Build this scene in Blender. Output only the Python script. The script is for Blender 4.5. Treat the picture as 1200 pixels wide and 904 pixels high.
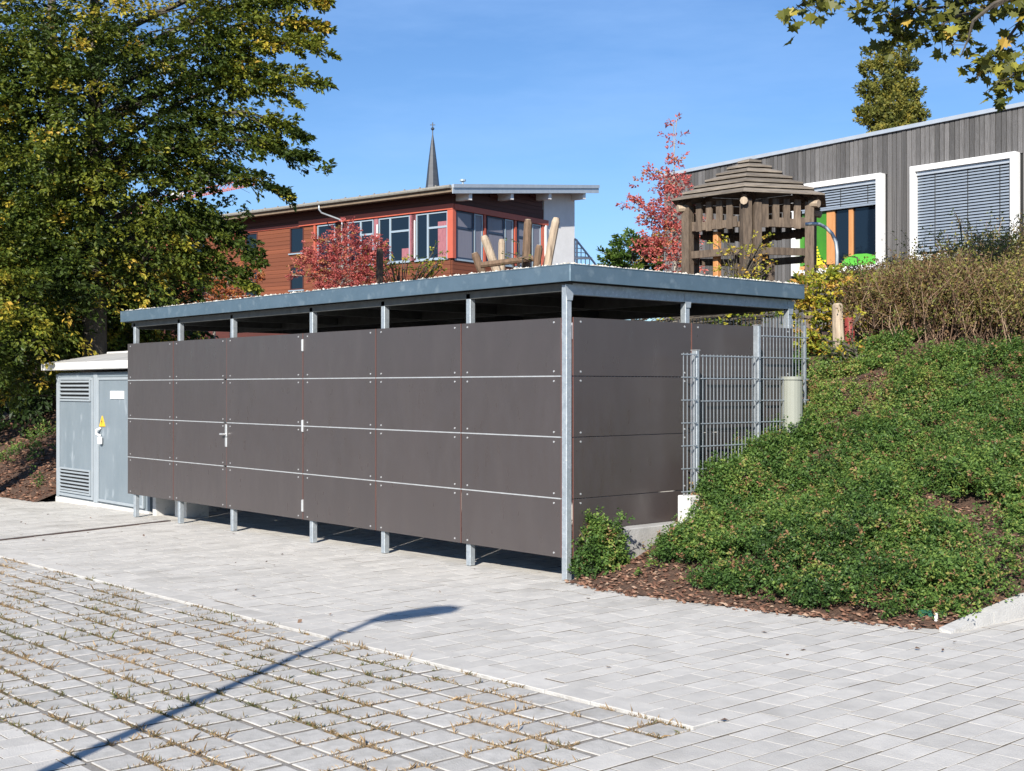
import bpy, math, random
import numpy as np
from mathutils import Vector, Matrix, Euler
random.seed(7); RG = np.random.default_rng(11)
for o in list(bpy.data.objects): bpy.data.objects.remove(o)
S = bpy.context.scene; COL = S.collection; PI = math.pi
# ------------------------------------------------------------------ camera
FPX, CX, CY = 1465.0, 600.0, 454.0                     # calibrated in the photograph's pixels
_a = math.atan2(1289, 1465); _s, _c = math.sin(_a), math.cos(_a)
CR = np.array([[_s, -_c, 0], [_c, _s, 0], [0, 0, 1.0]])  # camera (right, forward, up) -> world
CAM = CR @ np.array([-.453, -10.37, 1.6])
cd = bpy.data.cameras.new('camera'); cam = bpy.data.objects.new('camera', cd); COL.objects.link(cam)
cd.sensor_width = 36; cd.sensor_fit = 'HORIZONTAL'; cd.lens = FPX / 1200 * 36
cd.shift_y = 2 / 1200; cd.clip_end = 3000; cd.clip_start = .1
cam.location = CAM; cam.rotation_euler = (PI / 2, 0, math.atan2((CR @ np.array([0, 1, 0]))[1], (CR @ np.array([0, 1, 0]))[0]) - PI / 2)
S.camera = cam
# ------------------------------------------------------------------ light
SUN_EL = 30.5; TX, TY = -.547, .837                     # where the sunlight travels
w = bpy.data.worlds.new('World'); S.world = w; w.use_nodes = True
nt = w.node_tree; bg = nt.nodes['Background']
sky = nt.nodes.new('ShaderNodeTexSky'); sky.sky_type = 'NISHITA'; sky.sun_disc = False
sky.sun_elevation = math.radians(SUN_EL); sky.sun_rotation = math.atan2(-TX, -TY)
sky.air_density = 1.15; sky.dust_density = 0; sky.ozone_density = 3.5; sky.altitude = 300
tc = nt.nodes.new('ShaderNodeTexCoord'); mp = nt.nodes.new('ShaderNodeMapping'); mp.inputs['Scale'].default_value = (1.3, 2.2, 9)
mp.inputs['Rotation'].default_value = (.25, .1, .5)
cn = nt.nodes.new('ShaderNodeTexNoise'); cn.inputs['Scale'].default_value = 2.2; cn.inputs['Detail'].default_value = 7; cn.inputs['Roughness'].default_value = .6
cr = nt.nodes.new('ShaderNodeMapRange'); cr.inputs[1].default_value = .42; cr.inputs[2].default_value = .85; cr.inputs[3].default_value = 0; cr.inputs[4].default_value = .4
mx = nt.nodes.new('ShaderNodeMixRGB'); mx.inputs[2].default_value = (5.5, 6.8, 8.8, 1)
nt.links.new(tc.outputs['Generated'], mp.inputs[0]); nt.links.new(mp.outputs[0], cn.inputs['Vector']); nt.links.new(cn.outputs[0], cr.inputs[0])
nt.links.new(cr.outputs[0], mx.inputs[0]); nt.links.new(sky.outputs[0], mx.inputs[1]); tm = nt.nodes.new('ShaderNodeMixRGB'); tm.blend_type = 'MULTIPLY'; tm.inputs[0].default_value = 1; tm.inputs[2].default_value = (.71, .91, 1.17, 1)
nt.links.new(mx.outputs[0], tm.inputs[1]); nt.links.new(tm.outputs[0], bg.inputs['Color'])
bg.inputs['Strength'].default_value = .071
sd = bpy.data.lights.new('sun', 'SUN'); so = bpy.data.objects.new('sun', sd); COL.objects.link(so)
sd.energy = 5.0; sd.angle = math.radians(.55); sd.color = (1, .943, .855)
_ce = math.cos(math.radians(SUN_EL))
so.rotation_euler = Vector((TX * _ce, TY * _ce, -math.sin(math.radians(SUN_EL)))).to_track_quat('-Z', 'Y').to_euler()
S.view_settings.view_transform = 'Standard'; S.view_settings.look = 'None'; S.view_settings.gamma = 1
S.view_settings.exposure = .70
S.render.engine = 'CYCLES'
# ------------------------------------------------------------------ helpers
def at(px, py, D): return CAM + CR @ (np.array([(px - CX) / FPX, 1, (CY - py) / FPX]) * D)
def proj(P):
    q = (np.asarray(P) - CAM) @ CR
    return CX + FPX * q[..., 0] / q[..., 1], CY - FPX * q[..., 2] / q[..., 1], q[..., 1]
RIGHT = CR @ np.array([1, 0, 0.]); FWD = CR @ np.array([0, 1, 0.])

def mat(name, c1, c2=None, scale=6, rough=.6, metal=0, bump=0, bscale=40, stretch=(1, 1, 1), rnd=0, c3=None, s3=1, f3=(.5, .7),
        tint=None, trans=0, lo=.35, hi=.65, spec=.5, coat=0, island=0, rrange=0):
    m = bpy.data.materials.new(name); m.use_nodes = True; n = m.node_tree; L = n.links; N = n.nodes
    b = N['Principled BSDF']; b.inputs['Roughness'].default_value = rough; b.inputs['Metallic'].default_value = metal
    b.inputs['Specular IOR Level'].default_value = spec; b.inputs['Coat Weight'].default_value = coat
    t = N.new('ShaderNodeTexCoord'); mp = N.new('ShaderNodeMapping'); mp.inputs['Scale'].default_value = stretch
    L.new(t.outputs['Object'], mp.inputs[0]); vec = mp.outputs[0]
    if rnd:
        oi = N.new('ShaderNodeObjectInfo'); va = N.new('ShaderNodeVectorMath'); va.operation = 'ADD'
        sc = N.new('ShaderNodeMath'); sc.operation = 'MULTIPLY'; sc.inputs[1].default_value = 37
        L.new(oi.outputs['Random'], sc.inputs[0]); L.new(mp.outputs[0], va.inputs[0]); L.new(sc.outputs[0], va.inputs[1]); vec = va.outputs[0]
    def C4(c): return (c[0], c[1], c[2], 1)
    if tint:
        a = N.new('ShaderNodeAttribute'); a.attribute_name = 'tint'
        r = N.new('ShaderNodeValToRGB'); e = r.color_ramp.elements
        e[0].position = tint[0][0]; e[0].color = C4(tint[0][1]); e[1].position = tint[-1][0]; e[1].color = C4(tint[-1][1])
        for p, c in tint[1:-1]: x = e.new(p); x.color = C4(c)
        L.new(a.outputs['Fac'], r.inputs[0]); col = r.outputs[0]
    elif c2:
        nz = N.new('ShaderNodeTexNoise'); nz.inputs['Scale'].default_value = scale; nz.inputs['Detail'].default_value = 6; nz.inputs['Roughness'].default_value = .62
        L.new(vec, nz.inputs['Vector'])
        mr = N.new('ShaderNodeMapRange'); mr.inputs[1].default_value = lo; mr.inputs[2].default_value = hi
        L.new(nz.outputs[0], mr.inputs[0])
        x = N.new('ShaderNodeMixRGB'); x.inputs[1].default_value = C4(c1); x.inputs[2].default_value = C4(c2); L.new(mr.outputs[0], x.inputs[0]); col = x.outputs[0]
    else:
        q = N.new('ShaderNodeRGB'); q.outputs[0].default_value = C4(c1); col = q.outputs[0]
    if c3:
        nz = N.new('ShaderNodeTexNoise'); nz.inputs['Scale'].default_value = s3; nz.inputs['Detail'].default_value = 8
        L.new(vec, nz.inputs['Vector'])
        mr = N.new('ShaderNodeMapRange'); mr.inputs[1].default_value = f3[0]; mr.inputs[2].default_value = f3[1]; L.new(nz.outputs[0], mr.inputs[0])
        x = N.new('ShaderNodeMixRGB'); x.inputs[2].default_value = C4(c3); L.new(mr.outputs[0], x.inputs[0]); L.new(col, x.inputs[1]); col = x.outputs[0]
    if rnd or island:
        hs = N.new('ShaderNodeHueSaturation'); mr = N.new('ShaderNodeMapRange'); k = rnd or island
        mr.inputs[3].default_value = 1 - k; mr.inputs[4].default_value = 1 + k
        if rnd: L.new(oi.outputs['Random'], mr.inputs[0])
        else:
            gi = N.new('ShaderNodeNewGeometry'); L.new(gi.outputs['Random Per Island'], mr.inputs[0])
        L.new(mr.outputs[0], hs.inputs['Value']); L.new(col, hs.inputs['Color']); col = hs.outputs[0]
    L.new(col, b.inputs['Base Color'])
    if rrange:
        nz = N.new('ShaderNodeTexNoise'); nz.inputs['Scale'].default_value = 9; L.new(vec, nz.inputs['Vector'])
        mr = N.new('ShaderNodeMapRange'); mr.inputs[1].default_value = .3; mr.inputs[2].default_value = .7; mr.inputs[3].default_value = rough - rrange; mr.inputs[4].default_value = rough + rrange
        L.new(nz.outputs[0], mr.inputs[0]); L.new(mr.outputs[0], b.inputs['Roughness'])
    if bump:
        nz = N.new('ShaderNodeTexNoise'); nz.inputs['Scale'].default_value = bscale; nz.inputs['Detail'].default_value = 5; L.new(vec, nz.inputs['Vector'])
        bp = N.new('ShaderNodeBump'); bp.inputs['Strength'].default_value = bump; bp.inputs['Distance'].default_value = .02
        L.new(nz.outputs[0], bp.inputs['Height']); L.new(bp.outputs[0], b.inputs['Normal'])
    if trans:
        tr = N.new('ShaderNodeBsdfTranslucent'); L.new(col, tr.inputs[0]); ms = N.new('ShaderNodeMixShader'); ms.inputs[0].default_value = trans
        out = N['Material Output']; L.new(b.outputs[0], ms.inputs[1]); L.new(tr.outputs[0], ms.inputs[2]); L.new(ms.outputs[0], out.inputs[0])
    return m

M = {}
M['paver'] = mat('concrete_paver', (.55, .525, .48), (.48, .46, .425), scale=9, rough=.85, bump=.25, bscale=120, rnd=.09, c3=(.38, .36, .325), s3=2.2, f3=(.56, .8))
M['paver_far'] = mat('concrete_paver_joined', (.55, .525, .48), (.48, .46, .425), scale=9, rough=.85, bump=.25, bscale=120, island=.09, c3=(.38, .36, .325), s3=1.1, f3=(.55, .8))
M['paver_g'] = mat('worn_grey_paver', (.50, .48, .445), (.39, .375, .345), scale=14, rough=.88, bump=.35, bscale=140, rnd=.09, c3=(.30, .27, .22), s3=6, f3=(.6, .85))
M['paver_gf'] = mat('worn_grey_paver_joined', (.50, .48, .445), (.39, .375, .345), scale=14, rough=.88, bump=.35, bscale=140, island=.09, c3=(.30, .27, .22), s3=3, f3=(.6, .85))
M['joint'] = mat('joint_sand', (.29, .275, .25), (.22, .20, .18), scale=30, rough=.95, bump=.5, bscale=200)
M['joint_side'] = mat('soiled_paver_side', (.16, .14, .12), (.10, .085, .07), scale=30, rough=.95)
M['soil'] = mat('joint_soil', (.20, .145, .10), (.30, .235, .165), scale=25, rough=.97, bump=.8, bscale=150, c3=(.09, .075, .04), s3=9, f3=(.5, .62))
M['mulch'] = mat('bark_mulch_ground', (.115, .062, .038), (.05, .028, .018), scale=28, rough=.95, bump=1, bscale=60, c3=(.17, .11, .075), s3=45, f3=(.58, .66))
M['chip'] = mat('bark_chip', None or (.2, .1, .06), tint=[(0, (.07, .035, .022)), (.5, (.19, .09, .055)), (.85, (.30, .17, .11)), (1, (.38, .27, .19))], rough=.9)
M['hpl'] = mat('grey_brown_laminate', (.058, .0475, .0460), (.053, .0435, .042), scale=1.5, rough=.34, rnd=.04, c3=(.064, .0535, .0515), s3=3.5, f3=(.5, .85), spec=.8, stretch=(1.5, 1.5, .5), rrange=.07)
M['core'] = mat('laminate_core', (.13, .045, .032), rough=.6)
M['galv'] = mat('galvanised_steel', (.46, .50, .53), (.36, .40, .43), scale=22, rough=.48, metal=.55, rrange=.1, bump=.06, bscale=80, c3=(.55, .58, .6), s3=50, f3=(.6, .7))
M['fascia'] = mat('grey_blue_sheet_metal', (.15, .215, .265), (.125, .185, .23), scale=5, rough=.42, metal=.55, c3=(.26, .33, .37), s3=9, f3=(.55, .8), rrange=.06)
M['dark_steel'] = mat('dull_roof_steel', (.13, .135, .13), (.09, .095, .09), scale=9, rough=.7, metal=.4)
M['deck'] = mat('roof_deck', (.06, .055, .05), (.04, .037, .034), scale=7, rough=.9)
M['screw'] = mat('zinc_screw', (.62, .62, .62), rough=.4, metal=.6)
M['strip'] = mat('aluminium_strip', (.60, .61, .61), (.5, .5, .5), scale=12, rough=.42, metal=.5)
M['pebble'] = mat('pale_roof_gravel', (.6, .57, .5), tint=[(0, (.30, .26, .21)), (.5, (.58, .54, .46)), (1, (.72, .70, .65))], rough=.85)
M['conc'] = mat('cast_concrete', (.42, .41, .39), (.34, .335, .32), scale=4, rough=.88, bump=.2, bscale=60, c3=(.25, .24, .22), s3=2.3, f3=(.58, .8))
M['conc_w'] = mat('pale_concrete', (.62, .61, .585), (.54, .53, .51), scale=5, rough=.85, bump=.2, bscale=50, c3=(.36, .35, .33), s3=12, f3=(.6, .72))
M['kerb'] = mat('kerb_concrete', (.50, .49, .465), (.42, .41, .39), scale=7, rough=.9, bump=.3, bscale=70, c3=(.27, .25, .22), s3=5, f3=(.58, .75))
M['kiosk'] = mat('grey_blue_painted_metal', (.19, .225, .25), (.16, .195, .22), scale=2.5, rough=.5, c3=(.30, .34, .37), s3=6, f3=(.6, .75), stretch=(1, 1, .4), rrange=.08)
M['kiosk_l'] = mat('light_frame_metal', (.31, .345, .37), (.28, .315, .34), scale=5, rough=.45)
M['black'] = mat('black_recess', (.012, .012, .012), rough=.8)
M['white'] = mat('white_paint', (.80, .80, .79), (.75, .75, .74), scale=4, rough=.5)
M['yellow'] = mat('warning_yellow', (.75, .45, .03), rough=.5)
M['pink'] = mat('faded_red_print', (.75, .5, .48), rough=.6)
M['cab'] = mat('grey_green_plastic', (.27, .28, .235), (.25, .26, .22), scale=4, rough=.55)
M['green_p'] = mat('dark_green_plastic', (.01, .09, .05), rough=.4)
M['wood_g'] = mat('weathered_grey_board', (.165, .16, .158), (.055, .053, .053), scale=6, rough=.85, stretch=(6, 6, .7), bump=.4, bscale=30, rnd=.38, c3=(.035, .03, .027), s3=5, f3=(.6, .68))
M['trim_l'] = mat('light_roof_trim', (.52, .56, .6), (.45, .49, .53), scale=5, rough=.4, metal=.4)
M['wood_r'] = mat('red_brown_siding', (.20, .062, .026), (.135, .04, .018), scale=1.2, rough=.62, stretch=(.5, .5, 5), rnd=.14, c3=(.16, .045, .02), s3=2, f3=(.58, .75))
M['wood_rd'] = mat('red_siding_eaves_shade_and_frame', (.085, .022, .015), (.065, .018, .012), scale=2, rough=.65, stretch=(.5, .5, 5), rnd=.12)  # eaves shade put into the siding red; also real dark window frames
M['salmon'] = mat('salmon_painted_wood', (.47, .105, .062), (.43, .095, .055), scale=3, rough=.5)
M['render_w'] = mat('white_render', (.78, .77, .75), (.72, .71, .69), scale=2, rough=.8, bump=.1)
M['rooftile'] = mat('brown_grey_roof_edge', (.26, .25, .22), (.19, .18, .155), scale=8, rough=.75)
M['soffit'] = mat('brown_soffit', (.20, .15, .10), (.15, .11, .075), scale=4, rough=.7)
M['win_al'] = mat('grey_blue_window_frame', (.36, .44, .50), rough=.4, metal=.3)
M['glass'] = mat('dark_window_glass', (.006, .012, .022), rough=.03, spec=.5)
M['glass_b'] = mat('window_with_grey_blind', (.19, .18, .21), (.165, .155, .19), scale=3, rough=.35, spec=.6, stretch=(6, 6, .3), coat=.3)
M['curtain'] = mat('pink_curtain', (.38, .15, .16), (.22, .07, .09), scale=9, rough=.6, stretch=(6, 6, .4), coat=.4)
M['blind'] = mat('pale_blue_grey_slat', (.27, .315, .37), (.24, .285, .34), scale=4, rough=.4, metal=.2)
M['orange_w'] = mat('oiled_orange_timber', (.55, .26, .10), (.45, .20, .07), scale=3, rough=.5, stretch=(5, 5, .6))
M['brightgreen'] = mat('bright_green_cloth', (.09, .40, .04), rough=.7)
M['sheetgreen'] = mat('green_window_sheet', (.03, .16, .015), (.05, .22, .015), scale=2, rough=.5)
M['sheetyellow'] = mat('yellow_window_print', (.75, .62, .03), rough=.5)
M['tower'] = mat('aged_brown_timber', (.175, .13, .092), (.08, .058, .042), scale=4, rough=.85, stretch=(5, 5, .8), bump=.5, bscale=25, rnd=.25, c3=(.07, .05, .035), s3=3, f3=(.6, .75))
M['tower_r'] = mat('weathered_roof_board', (.23, .195, .155), (.13, .11, .088), scale=3, rough=.85, stretch=(1, 1, 7), bump=.4, bscale=25, rnd=.28, c3=(.13, .10, .075), s3=2.5, f3=(.6, .75))
M['log'] = mat('pale_debarked_log', (.46, .37, .27), (.30, .23, .165), scale=5, rough=.8, stretch=(4, 4, .6), bump=.5, bscale=20, c3=(.16, .12, .085), s3=3, f3=(.6, .7))
M['logd'] = mat('dark_brown_log', (.19, .12, .075), (.10, .065, .04), scale=5, rough=.85, stretch=(4, 4, .6), bump=.5, bscale=20)
M['redpaint'] = mat('faded_red_post', (.30, .045, .04), (.20, .035, .03), scale=4, rough=.7)
M['bark'] = mat('grey_brown_bark', (.10, .085, .065), (.05, .042, .033), scale=8, rough=.95, stretch=(2, 2, .5), bump=.8, bscale=30)
M['bark_l'] = mat('pale_bark', (.36, .33, .28), (.22, .20, .17), scale=8, rough=.9)
M['slate'] = mat('dark_slate', (.05, .058, .07), (.035, .04, .05), scale=.6, rough=.45, stretch=(1, 1, 3))
M['craneR'] = mat('crane_red_paint', (.42, .14, .12), rough=.5)
M['railing'] = mat('dark_blue_railing', (.025, .04, .075), rough=.4)
M['grass'] = mat('grass', (.1, .1, .05), tint=[(0, (.06, .09, .02)), (.4, (.13, .13, .04)), (.7, (.26, .17, .08)), (1, (.42, .30, .17))], rough=.8, trans=.2)
M['twig'] = mat('dry_brown_twig', (.2, .12, .08), tint=[(0, (.07, .04, .028)), (.7, (.19, .115, .07)), (1, (.36, .26, .17))], rough=.85)
LEAF = {
 'hornbeam': [(0, (.022, .038, .008)), (.35, (.065, .10, .015)), (.62, (.18, .205, .026)), (.85, (.42, .36, .045)), (1, (.55, .36, .06))],
 'dark': [(0, (.012, .024, .007)), (.6, (.032, .06, .012)), (.85, (.10, .13, .02)), (1, (.30, .26, .04))],  # canopy shade put into the leaf colour of the rear tree
 'cover': [(0, (.03, .065, .016)), (.45, (.085, .165, .035)), (.72, (.18, .27, .055)), (.88, (.30, .33, .08)), (1, (.32, .17, .09))],
 'red': [(0, (.28, .06, .06)), (.5, (.55, .14, .125)), (.8, (.62, .20, .16)), (.93, (.55, .27, .10)), (1, (.30, .26, .05))],
 'orange': [(0, (.28, .07, .03)), (.5, (.45, .15, .05)), (.85, (.55, .28, .08)), (1, (.20, .22, .04))],
 'yellow': [(0, (.07, .12, .02)), (.4, (.22, .26, .03)), (.75, (.52, .46, .05)), (1, (.55, .30, .07))],
 'poplar': [(0, (.055, .07, .018)), (.5, (.15, .165, .035)), (.9, (.27, .25, .05)), (1, (.42, .34, .06))],
 'bush': [(0, (.03, .06, .012)), (.6, (.07, .13, .02)), (1, (.14, .2, .03))],
 'maple': [(0, (.06, .075, .012)), (.55, (.13, .135, .022)), (.8, (.34, .32, .05)), (1, (.50, .32, .06))],
 'brown': [(0, (.15, .07, .04)), (.35, (.23, .155, .065)), (.7, (.17, .20, .045)), (1, (.42, .36, .09))]}
for k, v in LEAF.items(): M['leaf_' + k] = mat(k + '_leaf', v[0][1], tint=v, rough=.5, trans=.36, spec=.35)

def tag(o, label=None, cat=None, group=None, kind=None):
    if label: o['label'] = label
    if cat: o['category'] = cat
    if group: o['group'] = group
    if kind: o['kind'] = kind
    return o
def link(name, me, m=None, parent=None, loc=None, rz=0):
    o = bpy.data.objects.new(name, me); COL.objects.link(o)
    if me is not None and m is not None and not me.materials: me.materials.append(m)
    if parent: o.parent = parent
    if loc is not None: o.location = loc
    if rz: o.rotation_euler.z = rz
    return o
def empty(name, loc, label, cat, group=None, rz=0):
    o = bpy.data.objects.new(name, None); COL.objects.link(o); o.location = loc; o.rotation_euler.z = rz; o.empty_display_size = .2
    return tag(o, label, cat, group)

class MB:
    def __init__(s): s.v = []; s.f = []
    def box(s, x0, x1, y0, y1, z0, z1, ch=0):
        b = len(s.v)
        if not ch:
            s.v += [(x, y, z) for z in (z0, z1) for y in (y0, y1) for x in (x0, x1)]
            s.f += [tuple(b + i for i in q) for q in ((0, 2, 3, 1), (4, 5, 7, 6), (0, 1, 5, 4), (2, 6, 7, 3), (0, 4, 6, 2), (1, 3, 7, 5))]
            return s
        X, Y, Z = (x0, x1), (y0, y1), (z0, z1); idx = {}
        for i in (0, 1):
            for j in (0, 1):
                for k in (0, 1):
                    sx, sy, sz = (1 - 2 * i) * ch, (1 - 2 * j) * ch, (1 - 2 * k) * ch
                    for a, p in enumerate(((X[i], Y[j] + sy, Z[k] + sz), (X[i] + sx, Y[j], Z[k] + sz), (X[i] + sx, Y[j] + sy, Z[k]))):
                        idx[i, j, k, a] = len(s.v); s.v.append(p)
        g = lambda *t: idx[t]
        for i in (0, 1):
            q = [g(i, 0, 0, 0), g(i, 1, 0, 0), g(i, 1, 1, 0), g(i, 0, 1, 0)]; s.f.append(tuple(q if i else q[::-1]))
            q = [g(0, i, 0, 1), g(1, i, 0, 1), g(1, i, 1, 1), g(0, i, 1, 1)]; s.f.append(tuple(q[::-1] if i else q))
            q = [g(0, 0, i, 2), g(1, 0, i, 2), g(1, 1, i, 2), g(0, 1, i, 2)]; s.f.append(tuple(q if i else q[::-1]))
        for a in (0, 1):
            for c in (0, 1):
                for q, fl in (([g(a, c, 0, 0), g(a, c, 1, 0), g(a, c, 1, 1), g(a, c, 0, 1)], a == c),
                              ([g(a, 0, c, 0), g(a, 1, c, 0), g(a, 1, c, 2), g(a, 0, c, 2)], a != c),
                              ([g(0, a, c, 1), g(1, a, c, 1), g(1, a, c, 2), g(0, a, c, 2)], a == c)):
                    s.f.append(tuple(q if fl else q[::-1]))
        for i in (0, 1):
            for j in (0, 1):
                for k in (0, 1):
                    q = [g(i, j, k, 0), g(i, j, k, 1), g(i, j, k, 2)]; s.f.append(tuple(q if (i + j + k) % 2 else q[::-1]))
        return s
    def tube(s, pts, rad, n=6, caps=True):
        pts = [Vector(p) for p in pts]
        if not hasattr(rad, '__len__'): rad = [rad] * len(pts)
        b = len(s.v); ref = None
        for i, p in enumerate(pts):
            d = (pts[min(i + 1, len(pts) - 1)] - pts[max(i - 1, 0)]).normalized()
            if ref is None: ref = d.orthogonal().normalized()
            ref = (ref - d * ref.dot(d))
            ref = ref.normalized() if ref.length > 1e-6 else d.orthogonal().normalized()
            q = d.cross(ref)
            for k in range(n):
                t = 2 * PI * k / n; s.v.append(tuple(p + (ref * math.cos(t) + q * math.sin(t)) * rad[i]))
        for i in range(len(pts) - 1):
            for k in range(n):
                a0 = b + i * n + k; a1 = b + i * n + (k + 1) % n; s.f.append((a0, a1, a1 + n, a0 + n))
        if caps:
            s.f.append(tuple(b + k for k in range(n))[::-1]); s.f.append(tuple(b + (len(pts) - 1) * n + k for k in range(n)))
        return s
    def prism(s, pts, d):                       # polygon pts extruded by vector d
        b = len(s.v); n = len(pts); d = Vector(d)
        s.v += [tuple(p) for p in pts] + [tuple(Vector(p) + d) for p in pts]
        s.f.append(tuple(range(b + n - 1, b - 1, -1))); s.f.append(tuple(range(b + n, b + 2 * n)))
        for i in range(n): j = (i + 1) % n; s.f.append((b + i, b + j, b + n + j, b + n + i))
        return s
    def disc(s, c, r, nrm, h=.006, n=7):
        c = Vector(c); nrm = Vector(nrm).normalized(); return s.tube([c, c + nrm * h], r, n)
    def quad(s, *p):
        b = len(s.v); s.v += [tuple(q) for q in p]; s.f.append(tuple(range(b, b + len(p)))); return s
    def mesh(s, name):
        me = bpy.data.meshes.new(name); me.from_pydata([tuple(map(float, v)) for v in s.v], [], s.f); me.update(); return me
    def build(s, name, m, parent=None, loc=None, smooth=False, kind=None):
        me = s.mesh(name); me.materials.append(m)
        if smooth: me.polygons.foreach_set('use_smooth', [True] * len(me.polygons))
        o = link(name, me, None, parent, loc)
        if kind: o['kind'] = kind
        return o
_ub = {}
def ubox(name, x0, x1, y0, y1, z0, z1, m, parent):   # scaled copy of one shared unit box
    k = m.name
    if k not in _ub:
        me = MB().box(-.5, .5, -.5, .5, -.5, .5).mesh('board_' + k); me.materials.append(m); _ub[k] = me
    o = link(name, _ub[k], None, parent, ((x0 + x1) / 2, (y0 + y1) / 2, (z0 + z1) / 2)); o.scale = (x1 - x0, y1 - y0, z1 - z0); return o

def npmesh(name, V, F, m, parent=None, tint=None, kind=None, smooth=False, loc=None):
    V = np.ascontiguousarray(V, dtype=np.float32); F = np.ascontiguousarray(F, dtype=np.int32); nf, k = F.shape
    me = bpy.data.meshes.new(name); me.vertices.add(len(V)); me.vertices.foreach_set('co', V.ravel())
    me.loops.add(nf * k); me.loops.foreach_set('vertex_index', F.ravel())
    me.polygons.add(nf); me.polygons.foreach_set('loop_start', np.arange(0, nf * k, k, dtype=np.int32))
    try: me.polygons.foreach_set('loop_total', np.full(nf, k, dtype=np.int32))
    except Exception: pass
    if tint is not None:
        a = me.attributes.new('tint', 'FLOAT', 'FACE'); a.data.foreach_set('value', np.ascontiguousarray(tint, dtype=np.float32))
    me.update(calc_edges=True); me.validate()
    me.polygons.foreach_set('use_smooth', np.zeros(nf, dtype=bool))
    if smooth: me.polygons.foreach_set('use_smooth', np.ones(nf, dtype=bool))
    me.materials.append(m); o = link(name, me, None, parent, loc)
    if kind: o['kind'] = kind
    return o
def unit(v): return v / np.maximum(np.linalg.norm(v, axis=-1, keepdims=True), 1e-9)
def leaf_arrays(P, Nn, L, W=.55, A=None, fold=.12):
    n = len(P); Nn = unit(Nn)
    if A is None: A = RG.normal(size=(n, 3))
    A = unit(A - Nn * np.sum(A * Nn, 1, keepdims=True)); B = np.cross(Nn, A)
    L = L[:, None] if hasattr(L, '__len__') else L
    v = np.stack([P, P + A * L * .5 + B * L * W * .5 + Nn * L * fold, P + A * L, P + A * L * .5 - B * L * W * .5 + Nn * L * fold], 1).reshape(-1, 3)
    i = np.arange(n)[:, None] * 4
    f = np.concatenate([i + [0, 2, 1], i + [0, 3, 2]], 1).reshape(-1, 3)
    return v, f
def leaves(name, P, Nn, L, tint, m, parent=None, kind=None, W=.55, A=None, origin=None, fold=.12):
    if origin is not None: P = P - np.asarray(origin)
    v, f = leaf_arrays(P, Nn, L, W, A, fold)
    return npmesh(name, v, f, m, parent, np.repeat(np.clip(tint, 0, 1), 2), kind)
def vnoise(P, sc, seed=0):                       # cheap smooth noise, 0..1
    P = np.asarray(P) * sc; r = np.random.default_rng(seed); out = 0
    for k in range(5):
        d = r.normal(size=P.shape[-1]); ph = r.uniform(0, 6.28); out = out + np.sin(P @ d * (1 + .35 * k) + ph)
    return .5 + out / 7.0
UP = np.array([0, 0, 1.0])
# ------------------------------------------------------------------ terrain heights
GS = .0146
BEX = [-60, -13.3, 0, .9, 1.6, 2.7, 3.3, 3.45, 4.0, 5.0, 15]; BEY = [.05, .05, -.03, -.17, -.09, .03, .16, 1.75, 2.5, 2.8, 3.0]
def yb(x): return np.interp(x, BEX, BEY)
def hill(x, y):
    x = np.asarray(x, dtype=float); y = np.asarray(y, dtype=float); t = np.maximum(y - yb(x), 0)
    n = (vnoise(np.stack([x, y], -1), 1.7, 3) - .5) * .12 * np.clip(t, 0, 1)
    h = np.interp(x, [-14, -1, .2, .65, 1.2, 2.5, 6], [.42, .42, .40, .335, .295, .26, .25]) * t
    h = np.where(h < 1.72, h, 1.72 + .88 * (1 - np.exp(-(np.maximum(h, 1.72) - 1.72) / .88)))
    dip = .17 * np.exp(-((x - .1) / .36) ** 2) * np.clip((y - .15) / .5, 0, 1) * np.clip((1.5 - y) / .3, 0, 1)
    return GS * np.clip(x, -14, 3.4) * np.clip(1 - t / 20, 0, 1) + h + n - dip * (x > .07)
def hz(x, y): return float(hill(x, y))

# ================================================================== GROUND
tag(MB().box(-900, 900, -900, 900, -1.2, -.9).build('ground', M['mulch']), kind='structure')
xs1 = np.concatenate([np.linspace(-60, -14, 40), np.linspace(-13.6, -11.86, 10)])
xs2 = np.linspace(-11.86, .08, 50); xs3 = np.concatenate([np.linspace(.08, 3.5, 40), np.linspace(3.6, 15, 30)])
def patch(name, xs, f_y, tt):
    V = []; nx, ny = len(xs), len(tt)
    for t in tt:
        for x in xs:
            y = f_y(x) + t; V.append((x, y, hz(x, y)))
    F = [(j * nx + i, j * nx + i + 1, (j + 1) * nx + i + 1, (j + 1) * nx + i) for j in range(ny - 1) for i in range(nx - 1)]
    o = npmesh(name, np.array(V), np.array(F), M['mulch'], smooth=True); tag(o, kind='structure'); return o
tt = np.concatenate([np.linspace(0, 12, 50), np.linspace(13, 70, 20)])
patch('hillside_terrain', xs1, lambda x: yb(x), tt)
patch('hillside_terrain', xs2, lambda x: 3.3, tt)
patch('hillside_terrain', xs3, lambda x: yb(x), tt)

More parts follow.
